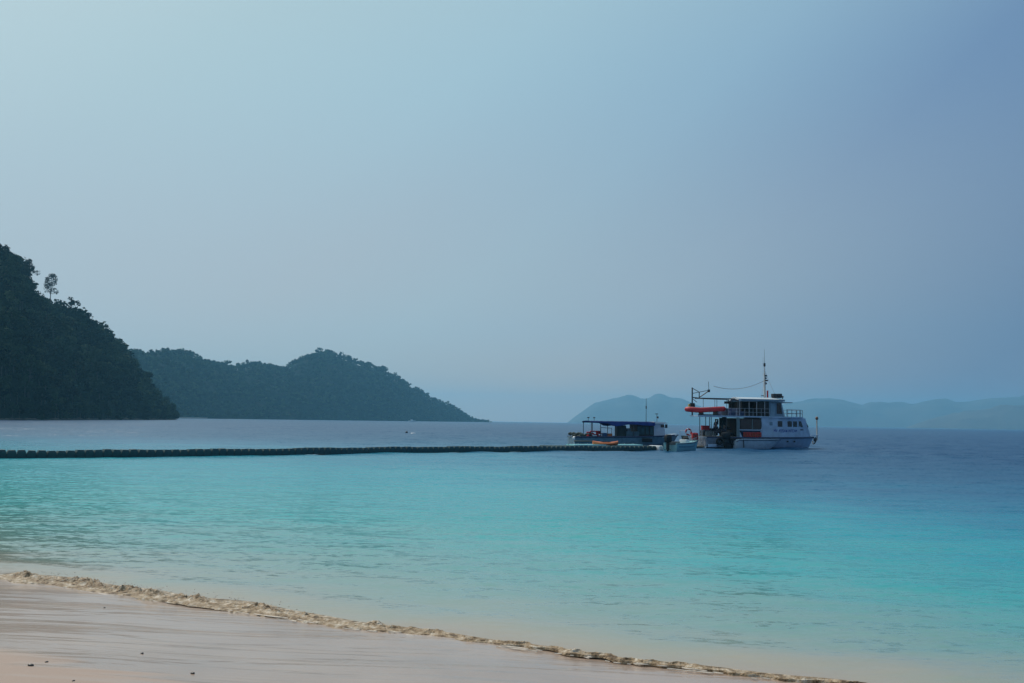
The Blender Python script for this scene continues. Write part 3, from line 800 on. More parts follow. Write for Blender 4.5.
# ------------------------------------------------------------------ dive ship
SX, SY, TH = 19.72, 100.5, R(14)
L0, B0 = 13.2, 4.2
HB = B0 / 2
def ship_world(l, wp, z): return (SX + math.cos(TH) * l - math.sin(TH) * wp, SY + math.sin(TH) * l + math.cos(TH) * wp, z)
cx, cy, _ = ship_world(0, HB, 0)
ship = empty('dive_ship', (cx, cy, 0), TH, 'two-deck white dive ship with open top deck, mast and blue lettering', 'ship')
rg = hull_rings(L0, B0, 1.18, 0.10, 0.8, 1.25, n=30, full=0.52, pw=2.4, tr=0.97)
hb_ = lambda x: half_b(L0, B0, 0.52, 2.4, 0.97, x)
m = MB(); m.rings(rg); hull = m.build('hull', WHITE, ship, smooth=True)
for sgn in (-1, 1):
    m = MB(); m.tube([(r[0][0], sgn * (abs(r[0][1]) + .02), r[0][2] - .05) for r in rg], 0.085, 6); m.build('rub_rail', NAVYP, hull, smooth=True)
m = MB()
for sgn in (-1, 1):
    def wl(r):
        a, b_ = r[2], r[1]; k = (.10 - a[2]) / max(b_[2] - a[2], .01); return (a[0] + (b_[0] - a[0]) * k, sgn * (abs(a[1]) + (abs(b_[1]) - abs(a[1])) * k + .012), .10)
    ps = [wl(r) for r in rg[:-1]]
    m.rings([[(p[0], p[1], p[2] + .07), (p[0], p[1] + sgn * .015, p[2] + .07), (p[0], p[1] + sgn * .015, -.12), (p[0], p[1], -.12)] for p in ps])
m.build('boot_stripe', BOOT, hull)
for x in (7.6, 9.1, 10.0):
    m = MB(); yy = -hb_(x) * .985 - .01; m.bar((x, yy + .05, .80), (x, yy - .02, .80), .09, n=14); m.build('porthole', GLASS, hull, smooth=True)
m = MB(); m.bar((L0 + .25, 0, 1.25), (L0 + .12, 0, .55), .05); m.tube([(L0 + .1, -.32, .82), (L0 + .02, -.16, .6), (L0 + .0, 0, .54), (L0 + .02, .16, .6), (L0 + .1, .32, .82)], .06); m.box((L0 + .18, 0, 1.0), (.3, .2, .34), bev=.05); m.build('anchor', DARK, ship, smooth=True)
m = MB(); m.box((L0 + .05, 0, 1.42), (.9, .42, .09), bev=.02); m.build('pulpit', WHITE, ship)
m = MB(); m.bar((L0 + .42, 0, .9), (L0 + .42, 0, 3.35), .075, .06, 10); m.build('jack_staff', CREAM, ship, smooth=True)
m = MB(); m.ball((L0 + .42, 0, 3.25), .16, 2, (1, 1, 1.25)); m.build('staff_lamp', mat('brown_lamp', (.20, .10, .06), .5), ship, smooth=True)

# low side hull carrying the boarding step, with a pair of outboards at its after end
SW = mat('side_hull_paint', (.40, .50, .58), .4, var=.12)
m = MB(); rgs = []
for x, zt, zb, yo in ((2.85, .55, .05, .30), (2.95, .86, -.15, .55), (3.2, 1.0, -.22, .72), (4.2, 1.03, -.25, .82), (5.6, 1.04, -.25, .82), (6.6, 1.05, -.15, .74), (7.2, 1.06, .25, .58), (7.7, 1.07, .70, .36), (8.1, 1.08, .98, .10)):
    yi = -HB + .12; rgs.append([(x, yi, zt), (x, -HB - yo, zt - .03), (x, -HB - yo * .96, zt - .22 * (zt - zb)), (x, -HB - yo * .82, zb + .2 * (zt - zb)), (x, -HB - yo * .5, zb), (x, yi, zb)])
m.rings(rgs); sh_ = m.build('side_hull', SW, ship, smooth=True)
m = MB(); m.tube([(r[1][0], r[1][1] - .015, r[1][2] - .10) for r in rgs[1:]], .035, 6); m.build('strake', NAVYP, sh_, smooth=True)
m = MB(); m.tube([(3.62, -HB - .80, .95), (3.62, -HB - .86, .15)], .05, 6); m.build('strap', BOOT, sh_)
for y_ in (-.25, -.95):
    outboard(ship, 2.45 if y_ > -.5 else 1.85, -HB + y_, .95, 1.25)

# forward deckhouse following the hull's plan
X0, XB, XT = 6.15, 12.75, 11.75
def plan(x0, x1, inset, n=12):
    xs = np.linspace(x0, x1, n); s = [(x, -(hb_(x) - inset)) for x in xs]; return s + [(x, -y) for x, y in s[::-1]]
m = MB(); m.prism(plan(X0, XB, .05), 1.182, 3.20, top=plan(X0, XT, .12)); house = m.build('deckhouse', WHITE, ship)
def side_y(x, z):
    t = (z - 1.182) / (3.20 - 1.182); x1 = XB + (XT - XB) * t; u = min(1, (x - X0) / (x1 - X0))
    yb = hb_(X0 + u * (XB - X0)) - .05; yt = hb_(X0 + u * (XT - X0)) - .12
    return yb + (yt - yb) * t
def win(x0, x1, z0, z1, sgn, slant=0.0, name='window', mt=None, parent=None, off=.012, th=.05):
    mt = mt or GLASS; parent = parent or house
    q = [(x0, z0), (x1 + slant, z0), (x1, z1), (x0, z1)]
    m = MB(); a = [m.bm.verts.new((x, sgn * (side_y(x, z) + off), z)) for x, z in q]; b_ = [m.bm.verts.new((x, sgn * (side_y(x, z) - th), z)) for x, z in q]
    m.bm.faces.new(a); m.bm.faces.new(b_[::-1])
    for i in range(4): m.bm.faces.new((a[i], b_[i], b_[(i + 1) % 4], a[(i + 1) % 4]))
    return m.build(name, mt, parent)
for sgn in (-1, 1):
    win(7.0, 7.35, 2.42, 2.78, sgn, mt=BLUEGREY)
    win(7.95, 8.50, 2.30, 2.88, sgn)
    win(9.15, 9.72, 2.30, 2.88, sgn)
    win(9.88, 10.45, 2.30, 2.88, sgn)
    win(10.68, 11.05, 2.28, 2.90, sgn, slant=.32)
    win(10.9, 11.4, 1.95, 2.08, sgn, name='vent', mt=NAVYP)
for yy in (-.5, 0, .5):
    m = MB()
    a = [(XB - (XB - XT) * t + .03, y_, 1.182 + 2.018 * t) for y_, t in ((yy - .2, .55), (yy + .2, .55), (yy + .18, .85), (yy - .18, .85))]
    v1 = [m.bm.verts.new(p) for p in a]; v2 = [m.bm.verts.new((p[0] - .08, p[1], p[2] - .02)) for p in a]
    m.bm.faces.new(v1); m.bm.faces.new(v2[::-1])
    for i in range(4): m.bm.faces.new((v1[i], v2[i], v2[(i + 1) % 4], v1[(i + 1) % 4]))
    m.build('window', GLASS, house)
# the ship's name in blue capitals along the side: too small in the photograph to be read, so the strokes only keep its rhythm
def letters(sgn):
    m = MB(); x = 7.5
    pat = ['M', 'V', ' ', 'A', 'S', 'S', 'A', 'W', 'I', 'N', 'T', 'E', 'A', 'M']
    strokes = {'M': [(0, 0, 0, 1), (0, 1, .5, .4), (.5, .4, 1, 1), (1, 1, 1, 0)], 'V': [(0, 1, .5, 0), (.5, 0, 1, 1)], 'A': [(0, 0, .5, 1), (.5, 1, 1, 0), (.2, .4, .8, .4)],
               'S': [(1, 1, 0, 1), (0, 1, 0, .5), (0, .5, 1, .5), (1, .5, 1, 0), (1, 0, 0, 0)], 'W': [(0, 1, .25, 0), (.25, 0, .5, .7), (.5, .7, .75, 0), (.75, 0, 1, 1)],
               'I': [(.5, 0, .5, 1)], 'N': [(0, 0, 0, 1), (0, 1, 1, 0), (1, 0, 1, 1)], 'T': [(0, 1, 1, 1), (.5, 1, .5, 0)], 'E': [(1, 1, 0, 1), (0, 1, 0, 0), (0, 0, 1, 0), (0, .5, .8, .5)]}
    for ch in pat:
        wd = .155; gap = .06
        if ch == ' ': x += .14; continue
        for (u0, v0, u1, v1) in strokes[ch]:
            xa, xb = x + u0 * wd, x + u1 * wd; za, zb = 1.76 + v0 * .27, 1.76 + v1 * .27
            m.bar((xa, sgn * (side_y(xa, za) + .006), za), (xb, sgn * (side_y(xb, zb) + .006), zb), .022, n=4)
        x += wd + gap
    m.build('lettering', LETTER, house)
letters(-1)

# aft saloon: dark glass band with a rounded forward end, white sill, pillars, lockers below
m = MB(); m.box((4.75, .15, 2.16), (2.7, 3.4, 1.9)); m.build('saloon', INSIDE, ship)
PIL = mat('grey_green_panel', (.14, .19, .20), .5)
for sgn in (-1, 1):
    yy = sgn * (HB - .12)
    m = MB(); m.side([(3.75, 1.99), (5.85, 1.99), (6.04, 2.10), (6.10, 2.40), (6.04, 2.84), (5.84, 3.02), (3.75, 3.02)], yy - .03, yy + .03); m.build('saloon_window', GLASS, ship)
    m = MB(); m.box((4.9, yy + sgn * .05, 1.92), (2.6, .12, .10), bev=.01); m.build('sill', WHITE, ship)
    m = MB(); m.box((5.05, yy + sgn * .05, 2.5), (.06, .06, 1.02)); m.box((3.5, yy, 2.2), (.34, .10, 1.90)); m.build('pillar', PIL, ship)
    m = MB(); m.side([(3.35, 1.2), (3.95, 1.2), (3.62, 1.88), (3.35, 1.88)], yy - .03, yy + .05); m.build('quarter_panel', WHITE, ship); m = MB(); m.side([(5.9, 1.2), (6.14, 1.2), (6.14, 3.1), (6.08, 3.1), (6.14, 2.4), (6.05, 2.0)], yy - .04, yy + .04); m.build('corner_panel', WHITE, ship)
    m = MB(); m.box((5.0, yy - sgn * .10, 1.54), (2.2, .06, .66)); m.build('side_locker', NAVYP, ship)
# upper deck slab
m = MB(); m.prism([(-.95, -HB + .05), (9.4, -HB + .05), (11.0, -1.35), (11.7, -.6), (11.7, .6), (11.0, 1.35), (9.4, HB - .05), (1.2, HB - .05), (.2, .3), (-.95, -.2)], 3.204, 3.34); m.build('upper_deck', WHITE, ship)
m = MB()
for l_, w_ in ((-.7, -1.95), (.55, -1.95), (1.0, .3), (2.2, 1.95), (2.2, -1.95)): m.bar((l_, w_, 1.2), (l_, w_, 3.2), .04)
m.build('deck_post', DARK, ship, smooth=True)
# wheelhouse on top
m = MB(); m.prism([(7.1, -1.8), (8.75, -1.8), (9.4, -.9), (9.4, .9), (8.75, 1.8), (7.1, 1.8)], 3.343, 4.88, top=[(7.1, -1.76), (8.45, -1.76), (9.0, -.86), (9.0, .86), (8.45, 1.76), (7.1, 1.76)])
wh = m.build('wheelhouse', BLUEGREY, ship)
for sgn in (-1, 1):
    m = MB(); m.side([(7.95, 3.62), (8.55, 3.62), (8.40, 4.72), (7.95, 4.72)], sgn * 1.815, sgn * 1.75); m.build('window', GLASS, wh)
    m = MB(); m.side([(7.22, 3.36), (7.72, 3.36), (7.72, 4.68), (7.22, 4.68)], sgn * 1.812, sgn * 1.75); m.build('door', mat('door_panel', (.20, .30, .37), .4), wh)
for k in (-1, 0, 1):
    m = MB(); m.box((9.19, k * .56, 4.2), (.06, .48, .7), rot=Matrix.Rotation(R(-14.5), 4, 'Y')); m.build('window', GLASS, wh)
# covered lounge behind the wheelhouse and benches further aft
m = MB(); m.box((5.95, .75, 4.10), (2.26, 1.9, 1.52)); m.box((5.8, -1.2, 3.62), (2.4, .5, .55), bev=.03); m.box((6.5, -1.2, 4.1), (1.1, 1.2, 1.4)); m.build('lounge', INSIDE, ship)
m = MB()
for l_ in (3.1, 4.1): m.box((l_, 0, 3.58), (.5, 3.4, .45), bev=.03); m.box((l_ - .2, 0, 3.85), (.08, 3.4, .5), bev=.02)
m.build('bench', NAVYP, ship)
m = MB(); m.box((4.55, 1.7, 4.35), (.5, .2, .9)); m.box((4.3, 1.7, 4.75), (1.0, .2, .25)); m.build('port_screen', INSIDE, ship)
# cambered hard top
m = MB(); rows = []
RW = 2.0
for f in np.linspace(0, 1, 9):
    yy = -RW + 2 * RW * f; xa = 3.55 + .9 * f; xb = 9.35 - .9 * (abs(yy) / RW) ** 2
    rows.append([(xa + (xb - xa) * g, yy, 4.89 + .22 * (1 - (yy / RW) ** 2) - (.10 * max(0, (g - .8) / .2))) for g in np.linspace(0, 1, 10)])
top = [[m.bm.verts.new((p[0], p[1], p[2] + .20)) for p in r] for r in rows]; bot = [[m.bm.verts.new(p) for p in r] for r in rows]
nf, ng = 8, 9
for i in range(nf):
    for j in range(ng):
        m.bm.faces.new((top[i][j], top[i][j + 1], top[i + 1][j + 1], top[i + 1][j])); m.bm.faces.new((bot[i][j], bot[i + 1][j], bot[i + 1][j + 1], bot[i][j + 1]))
for j in range(ng):
    m.bm.faces.new((top[0][j], bot[0][j], bot[0][j + 1], top[0][j + 1])); m.bm.faces.new((top[nf][j], top[nf][j + 1], bot[nf][j + 1], bot[nf][j]))
for i in range(nf):
    m.bm.faces.new((top[i][0], top[i + 1][0], bot[i + 1][0], bot[i][0])); m.bm.faces.new((top[i][ng], bot[i][ng], bot[i + 1][ng], top[i + 1][ng]))
roof = m.build('roof', ROOFW, ship, smooth=True)
m = MB(); m.box((6.3, -RW - .02, 4.98), (4.9, .04, .20)); m.box((6.5, RW + .02, 4.98), (4.4, .04, .20)); m.build('fascia', BLUEGREY, roof)
m = MB(); m.box((9.25, 0, 4.80), (1.2, 3.3, .09), bev=.02); m.build('visor', BLUEGREY, roof)
for l_ in (3.7, 4.75, 5.6, 6.5):
    m = MB(); m.bar((l_, -1.95, 3.34), (l_, -1.95, 4.93), .03); m.build('roof_post', STEEL, ship, smooth=True)
m = MB(); m.bar((.1, -.6, 5.08), (3.7, -.9, 5.08), .06); m.bar((.1, -.6, 5.08), (.1, .9, 5.08), .04); m.bar((.1, .9, 5.08), (4.4, 1.9, 5.05), .03)
for l_, w_ in ((1.75, -.75), (2.8, -.85), (3.3, -.88), (1.1, 1.1), (2.6, 1.5)): m.bar((l_, w_, 3.34), (l_, w_, 5.06), .024)
m.bar((3.55, -1.9, 3.34), (3.55, -1.9, 5.0), .05)
m.build('awning_frame', DARK, ship, smooth=True)
def rail(pts, name, z0, hs, every=1.0, r=.018, mt=None):
    m = MB()
    for h_ in hs: m.tube([(p[0], p[1], z0 + h_) for p in pts], r, 6)
    for a, b_ in zip(pts[:-1], pts[1:]):
        d = math.dist(a, b_); k = max(1, int(d / every))
        for i in range(k + 1): q = (a[0] + (b_[0] - a[0]) * i / k, a[1] + (b_[1] - a[1]) * i / k); m.bar((*q, z0), (*q, z0 + hs[-1]), r * 1.1, n=6)
    return m.build(name, mt or STEEL, ship, smooth=True)
rail([(2.4, -HB + .1), (7.0, -HB + .1)], 'railing', 3.34, (.38, .76), .9, .014)
rail([(1.3, HB - .1), (7.0, HB - .1)], 'railing', 3.34, (.38, .76), .9, .014)
rail([(9.0, -HB + .15), (9.6, -HB + .2), (10.95, -1.3), (11.6, -.55), (11.6, .55), (10.95, 1.3), (9.6, HB - .2), (9.0, HB - .15)], 'railing', 3.34, (.35, .72), .5, .026, mat('grey_rail', (.16, .19, .23), .4))
# mast with aerials, lights and stays
MX = 7.55
m = MB(); m.bar((MX, 0, 5.1), (MX, 0, 7.9), .12, .09, 10); m.bar((MX, 0, 7.9), (MX, 0, 8.5), .05); mast = m.build('mast', mat('mast_paint', (.52, .50, .47), .5), ship, smooth=True)
m = MB(); m.bar((MX, 0, 8.5), (MX, 0, 10.4), .022, .010); m.bar((MX - .3, -.25, 7.6), (MX - .3, -.25, 9.6), .008); m.build('aerial', DARK, mast, smooth=True)
m = MB(); m.box((MX, 0, 8.75), (.17, .17, .36), bev=.03); m.build('masthead_lamp', DARK, mast)
m = MB(); m.box((MX + .1, 0, 7.6), (.28, .2, .16)); m.box((MX + .12, -.05, 7.1), (.28, .4, .14)); m.ball((MX + .14, 0, 6.8), .12, 2); m.ball((MX + .12, 0, 7.35), .12, 2); m.box((MX - .15, 0, 5.5), (.5, .1, .08)); m.build('mast_fittings', DARK, mast, smooth=True)
m = MB(); m.box((MX + .25, -.15, 5.6), (.13, .16, .9), bev=.03); m.build('signal_box', REDF, mast)
def sag(a, b_, s, n=12): return [tuple(np.array(a) * (1 - t) + np.array(b_) * t - np.array([0, 0, 4 * s * t * (1 - t)])) for t in np.linspace(0, 1, n)]
m = MB(); m.tube(sag((1.5, -.5, 6.35), (MX, 0, 7.1), .55), .022, 5); m.tube(sag((MX, 0, 8.2), (8.9, 0, 5.3), .05, 4), .012, 5); m.tube(sag((MX, 0, 7.2), (6.2, -1.7, 5.1), .05, 4), .010, 5); m.build('stay_wires', mat('pale_rope', (.30, .26, .25), .8), mast)
m = MB(); m.box((8.35, -.6, 5.55), (.50, .6, .34), bev=.05); m.box((8.86, -.6, 5.55), (.46, .6, .36), bev=.05); m.box((8.6, -.6, 5.34), (.9, .5, .12)); m.build('life_raft_case', DARK, roof, smooth=True)
m = MB(); m.bar((9.35, -.5, 5.05), (9.35, -.5, 5.35), .05); m.ball((9.35, -.5, 5.42), .11, 2); m.build('searchlight', DARK, roof, smooth=True)
# stern crane, its truss lying fore and aft
m = MB(); P = lambda l_, z: (l_ - .3, .75 - .1 * l_, z)
m.bar(P(0, 3.34), P(0, 6.2), .085, .07); m.bar(P(0, 6.15), P(.75, 5.75), .035); m.bar(P(.75, 5.75), P(.75, 5.1), .05); m.bar(P(0, 5.6), P(1.75, 5.95), .03); m.bar(P(.7, 5.15), P(1.75, 5.88), .05)
m.bar(P(0, 5.18), P(.9, 5.12), .06); m.box(P(1.78, 5.9), (.2, .22, .28), bev=.03); m.bar(P(.1, 5.0), P(.5, 4.7), .03)
m.bar(P(1.78, 5.95), P(1.75, 6.85), .025); m.build('crane', DARK, ship, smooth=True)
# stern: swim platform, aft deck gear, tyres along the side
m = MB(); m.box((-.65, .1, .20), (1.2, 3.6, .10), bev=.02); m.build('swim_platform', WOOD, ship)
m = MB(); m.box((1.6, 0, 1.215), (3.2, 4.0, .06)); m.build('aft_deck', WOOD, ship)
m = MB()
for y_ in (-1.3, -.9): m.bar((-.05, y_, .1), (-.25, y_, 1.9), .025)
for k in range(5): m.bar((-.08 - k * .02, -1.3, .4 + k * .28), (-.08 - k * .02, -.9, .4 + k * .28), .018)
m.build('boarding_ladder', STEEL, ship)
m = MB()
for k in range(6): m.bar((.35 + k * .2, -1.2, 1.26), (.35 + k * .2, -1.2, 1.72), .07, n=10)
m.build('air_tanks', mat('grey_tanks', (.25, .27, .26), .5), ship, smooth=True)
m = MB(); rq = random.Random(8)
for k in range(42): m.ball((rq.uniform(1.4, 3.3), rq.uniform(-1.7, .4), 1.35 + rq.uniform(0, .75)), rq.uniform(.12, .26), 1, (1, 1.1, .85))
m.build('gear_pile', mat('dark_gear', (.03, .028, .045), .8, var=.6, scale=6), ship, smooth=True)
m = MB()
for k in range(9): m.box((2.3 + rq.uniform(-.2, 1.0), rq.uniform(-1.2, .8), 2.35 + rq.uniform(-.3, .5)), (rq.uniform(.1, .3), .05, rq.uniform(.4, .9)), rz=rq.uniform(-.5, .5))
m.build('hanging_wetsuits', mat('dark_teal_cloth', (.03, .05, .06), .8, var=.5), ship)
m = MB(); m.box((-.03, 0, .72), (.05, 3.9, .8)); m.box((.9, -HB - .02, .70), (1.9, .05, .74)); m.build('fender_board', mat('grey_fender', (.16, .19, .24), .6, var=.3), ship)
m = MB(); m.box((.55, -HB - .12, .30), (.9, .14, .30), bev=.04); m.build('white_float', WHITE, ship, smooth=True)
m = MB(); m.box((2.7, -HB - .02, .60), (1.7, .05, 1.0)); m.build('shade_panel', mat('dark_shade', (.02, .02, .028), .7, var=.3), ship)  # dark panel added to stand in for shadow and gear over the aft hull
for x in (1.3, 2.05, 2.8, 3.5):
    m = MB(); pts = [(x + .27 * math.cos(a_), -HB - .16, .75 + .27 * math.sin(a_)) for a_ in np.linspace(0, 2 * math.pi, 19)]; m.tube(pts, .10, 7); m.bar((x, -HB - .12, 1.0), (x, -HB - .02, 1.3), .015); m.build('tyre_fender', BLACK, ship, smooth=True)

# ------------------------------------------------------------------ red inflatable on the upper stern
def inflatable(name, loc, rz, L, B, r, m_, label, cat, tilt=0, floor=None):
    root = empty(name, loc, rz, label, cat); root.rotation_euler = (0, tilt, rz)
    pts = []
    for k in range(9): pts.append((k / 8 * L * .62, -B / 2 + r, r + .0))
    for k in range(1, 10):
        a = -math.pi / 2 + k / 10 * math.pi; pts.append((L * .62 + math.cos(a) * (L * .38 - r) * (1.0), math.sin(a) * (B / 2 - r), r + .16 * math.cos(a)))
    for k in range(9): pts.append(((1 - k / 8) * L * .62, B / 2 - r, r))
    rs = [r * .35] + [r] * (len(pts) - 2) + [r * .35]
    pts = [(-.22, -B / 2 + r, r)] + pts + [(-.22, B / 2 - r, r)]; rs = [r * .25] + [r] * (len(pts) - 2) + [r * .25]
    m = MB(); m.tube(pts, rs, 12); m.build('tube', m_, root, smooth=True)
    m = MB(); m.box((L * .36, 0, r * .55), (L * .74, B - 2.2 * r, .06)); m.box((.05, 0, r * 1.2), (.06, B - 2.2 * r, r * 1.5)); m.build('floor', floor or DARK, root)
    m = MB(); m.tube([(q[0], q[1], q[2] + r * 1.02) for q in pts[3:-3]], .02, 5); m.build('grab_line', mat('white_rope', (.7, .7, .68), .8), root)
    m = MB(); m.box((L * .38, 0, r * 1.9), (.24, B - r, .05), bev=.01); m.build('thwart', mat('grey_thwart', (.3, .3, .32), .6), root)
    return root
ix, iy, _ = ship_world(2.65, 2.0, 0)
inflatable('inflatable_boat', (ix, iy, 3.80), TH + R(180), 4.15, 1.5, .25, RED, 'red inflatable dinghy stowed on the upper stern deck of the dive ship', 'dinghy', tilt=R(4.0))
m = MB()
for l_ in (.3, 1.9): m.box((l_, -.1, 3.52 + .06 * l_), (.10, 1.0, .40))
m.box((1.2, -.1, 3.40), (2.2, .7, .12)); m.build('dinghy_cradle', DARK, ship)
e1 = empty('outboard_motor', (*ship_world(-.42, 2.55, 0)[:2], 4.05), TH + R(180), 'black outboard motor stored upright beside the stern crane post', 'outboard motor')
m = MB(); m.rings([[(dx - .2, yy * w_, zz) for dx, yy in ((0, -1), (.3, -1), (.42, -.6), (.42, .6), (.3, 1), (0, 1))] for zz, w_ in ((0, .14), (.1, .21), (.4, .22), (.55, .12))]); m.build('cowl', BLACK, e1, smooth=True)
m = MB(); m.box((0, 0, -.2), (.16, .12, .4), bev=.02); m.box((0, 0, -.3), (.32, .2, .04)); m.build('lower_unit', DARK, e1, smooth=True)
m = MB(); m.box((.36, 0, .3), (.16, .3, .3), bev=.04); m.build('fuel_tank', YEL, e1, smooth=True)

# ------------------------------------------------------------------ life jackets
def jacket(loc, rz, mt, label, s=1.0, tilt=0):
    root = empty('life_jacket', loc, rz, label, 'life jacket', 'red life jackets along the dive ship'); root.scale = (s, s, s)
    m = MB()
    for y_ in (-.13, .13): m.box((0, y_, .02), (.12, .22, .46), bev=.045)
    m.box((-.10, 0, .06), (.09, .44, .42), bev=.04); m.build('panel', mt, root, smooth=True)
    m = MB(); m.box((.065, 0, -.06), (.012, .46, .04)); m.box((.065, 0, .10), (.012, .46, .04)); m.build('strap', mat('jacket_strap', (.20, .08, .03), .7), root)
    return root
for k in range(6):
    x, y, _ = ship_world(4.25 + .30 * k, -.06, 0)
    j = jacket((x, y, 1.42 + .03 * math.sin(k * 3)), TH - R(90) + R(5 * math.sin(k * 7)), REDF if k % 3 else mat('dark_red_fabric', (.34, .03, .02), .8), 'red life jacket hanging in the row below the saloon window of the dive ship')
    j['group'] = 'life jackets hanging below the saloon window'

def lifebuoy(loc, rot, label, R_=.36):
    root = empty('lifebuoy', loc, 0, label, 'lifebuoy'); root.rotation_euler = rot
    m = MB(); pts = [(R_ * math.cos(a), R_ * math.sin(a), 0) for a in np.linspace(0, 2 * math.pi, 25)]
    m.tube(pts, .085, 8); m.build('ring', REDF, root, smooth=True)
    for k in range(4):
        a = k * math.pi / 2 + .4; m = MB(); m.bar((R_ * math.cos(a) - .07 * math.sin(a), R_ * math.sin(a) + .07 * math.cos(a), 0), (R_ * math.cos(a) + .07 * math.sin(a), R_ * math.sin(a) - .07 * math.cos(a), 0), .09, n=10); m.build('band', WHITE2, root, smooth=True)
    return root

# ------------------------------------------------------------------ people
def person(loc, rz, H, shirt, trousers, label, pose='stand', hair=(.02, .015, .012)):
    s = H / 1.70
    J = {  # name: (x forward, y left, z), parent, radius
        'pelvis': ((0, 0, .92), None, .135), 'waist': ((0, 0, 1.06), 'pelvis', .12), 'chest': ((.01, 0, 1.28), 'waist', .15), 'neckb': ((0, 0, 1.43), 'chest', .075), 'neck': ((.01, 0, 1.49), 'neckb', .055),
        'headb': ((.02, 0, 1.56), 'neck', .085), 'headt': ((.015, 0, 1.65), 'headb', .080)}
    for sg, n_ in ((1, 'l'), (-1, 'r')):
        fwd = .10 if sg > 0 else -.06
        J.update({n_ + 'sh': ((0, sg * .18, 1.39), 'chest', .062), n_ + 'el': ((-.02 if sg > 0 else .06, sg * .25, 1.12), n_ + 'sh', .045), n_ + 'wr': ((.10, sg * .24, .90), n_ + 'el', .032), n_ + 'ha': ((.15, sg * .22, .82), n_ + 'wr', .034),
                  n_ + 'hip': ((0, sg * .10, .86), 'pelvis', .095), n_ + 'kn': ((fwd * .6 + .02, sg * .12, .48), n_ + 'hip', .062), n_ + 'an': ((fwd, sg * .12, .09), n_ + 'kn', .040), n_ + 'to': ((fwd + .16, sg * .13, .035), n_ + 'an', .036)})
    root = empty('person', loc, rz, label, 'person')
    def skin(names, name, mt, grow=0.0, parent=root):
        me = bpy.data.meshes.new(name); vs_ = [tuple(c * s for c in J[n][0]) for n in names]; es = [(names.index(J[n][1]), names.index(n)) for n in names if J[n][1] in names]
        me.from_pydata(vs_, es, []); o = bpy.data.objects.new(name, me); C.objects.link(o); o.parent = parent; me.materials.append(mt)
        o.modifiers.new('skin', 'SKIN'); sub = o.modifiers.new('sub', 'SUBSURF'); sub.levels = 1; sub.render_levels = 2
        for i, n in enumerate(names): r_ = (J[n][2] + grow) * s; me.skin_vertices[0].data[i].radius = (r_, r_); me.skin_vertices[0].data[i].use_root = (i == 0)
        return o
    body = skin(list(J), 'body', SKIN)
    skin(['pelvis', 'waist', 'chest', 'lsh', 'lel', 'rsh', 'rel'], 'shirt', shirt, .012)
    skin(['pelvis', 'lhip', 'lkn', 'lan', 'rhip', 'rkn', 'ran'], 'trousers', trousers, .014)
    m = MB(); m.ball((0, 0, 1.655 * s), .098 * s, 2, (1.05, .92, .95)); m.build('hair', mat('dark_hair', hair, .7), root, smooth=True)
    m = MB(); m.ball((.105 * s, 0, 1.585 * s), .017 * s, 1); 
    for sg in (-1, 1): m.ball((.088 * s, sg * .033 * s, 1.605 * s), .010 * s, 1); m.ball((.01 * s, sg * .088 * s, 1.59 * s), .022 * s, 1, (.7, .4, 1.2))
    m.box((.092 * s, 0, 1.545 * s), (.012 * s, .045 * s, .010 * s)); m.build('face', SKIN, root, smooth=True)
    # fingers
    m = MB()
    for sg in (1, -1):
        for k, ln in enumerate((.055, .065, .07, .062)):
            b0 = Vector((.165 - .012 * k, sg * .215 + sg * (.022 - .014 * k), .80)) * s; m.tube([b0, b0 + Vector((.012, -sg * .004, -.03)) * s, b0 + Vector((.008, -sg * .008, -ln)) * s], .009 * s, 5)
        b0 = Vector((.17, sg * .20, .83)) * s; m.tube([b0, b0 + Vector((.025, -sg * .01, -.02)) * s, b0 + Vector((.03, -sg * .012, -.05)) * s], .010 * s, 5)
    m.build('fingers', SKIN, root, smooth=True)
    return root
px_, py_, _ = ship_world(1.75, 1.6, 0)
person((px_, py_, 1.25), R(200), 1.72, mat('dark_blue_cloth', (.02, .06, .14), .8), mat('navy_trousers', (.015, .03, .07), .8), 'person in dark blue clothes standing on the aft deck of the dive ship')

# red things on the stern deck
m = MB(); m.box((0, 0, 0), (.75, .50, .42), bev=.05); m.box((0, 0, .23), (.8, .55, .06), bev=.02)
o = m.build('cool_box', REDF, None, smooth=True); x, y, _ = ship_world(.72, 1.9, 0); o.location = (x, y, 2.05); o.rotation_euler = (0, 0, TH); tag(o, 'red box on top of the grey rack at the stern of the dive ship', 'box')
m = MB(); m.box((.75, -.2, 1.53), (.9, .7, .60), bev=.03); m.build('locker', mat('dark_locker', (.05, .06, .07), .6), ship)
j = jacket((16.85, 91.3, 1.28), R(-60), REDF, 'red life jacket draped over the bow rail of the small teal speedboat', 1.35); del j['group']
lifebuoy((*ship_world(-.95, 2.3, 0)[:2], 1.62), (R(80), 0, R(15)), 'red lifebuoy on the stern rail of the dive ship', .3)
m = MB(); m.tube([(-1.15, 1.9, .2), (-1.15, 1.9, 1.75), (-1.15, -.6, 1.75), (-1.15, -.6, .2)], .022, 6); m.build('platform_rail', STEEL, ship)

# ------------------------------------------------------------------ covered tour boat behind the dock
BT = R(12); bx0, by0 = 6.0, 99.0
tb = empty('tour_boat', (bx0, by0, 0), BT, 'low tour boat with long navy canopy and white wheelhouse behind the dock', 'boat')
rgb = hull_rings(11.2, 3.0, 1.02, .28, .45, 1.3, n=22, full=.62, pw=2.0, tr=.95)
m = MB(); m.rings(rgb); bh = m.build('hull', mat('dull_blue_hull', (.15, .25, .31), .5, var=.25), tb, smooth=True)
for sgn in (-1, 1):
    m = MB(); m.tube([(r[0][0], sgn * (abs(r[0][1]) + .03), r[0][2]) for r in rgb], .07, 6); m.build('rub_rail', NAVYP, bh, smooth=True)
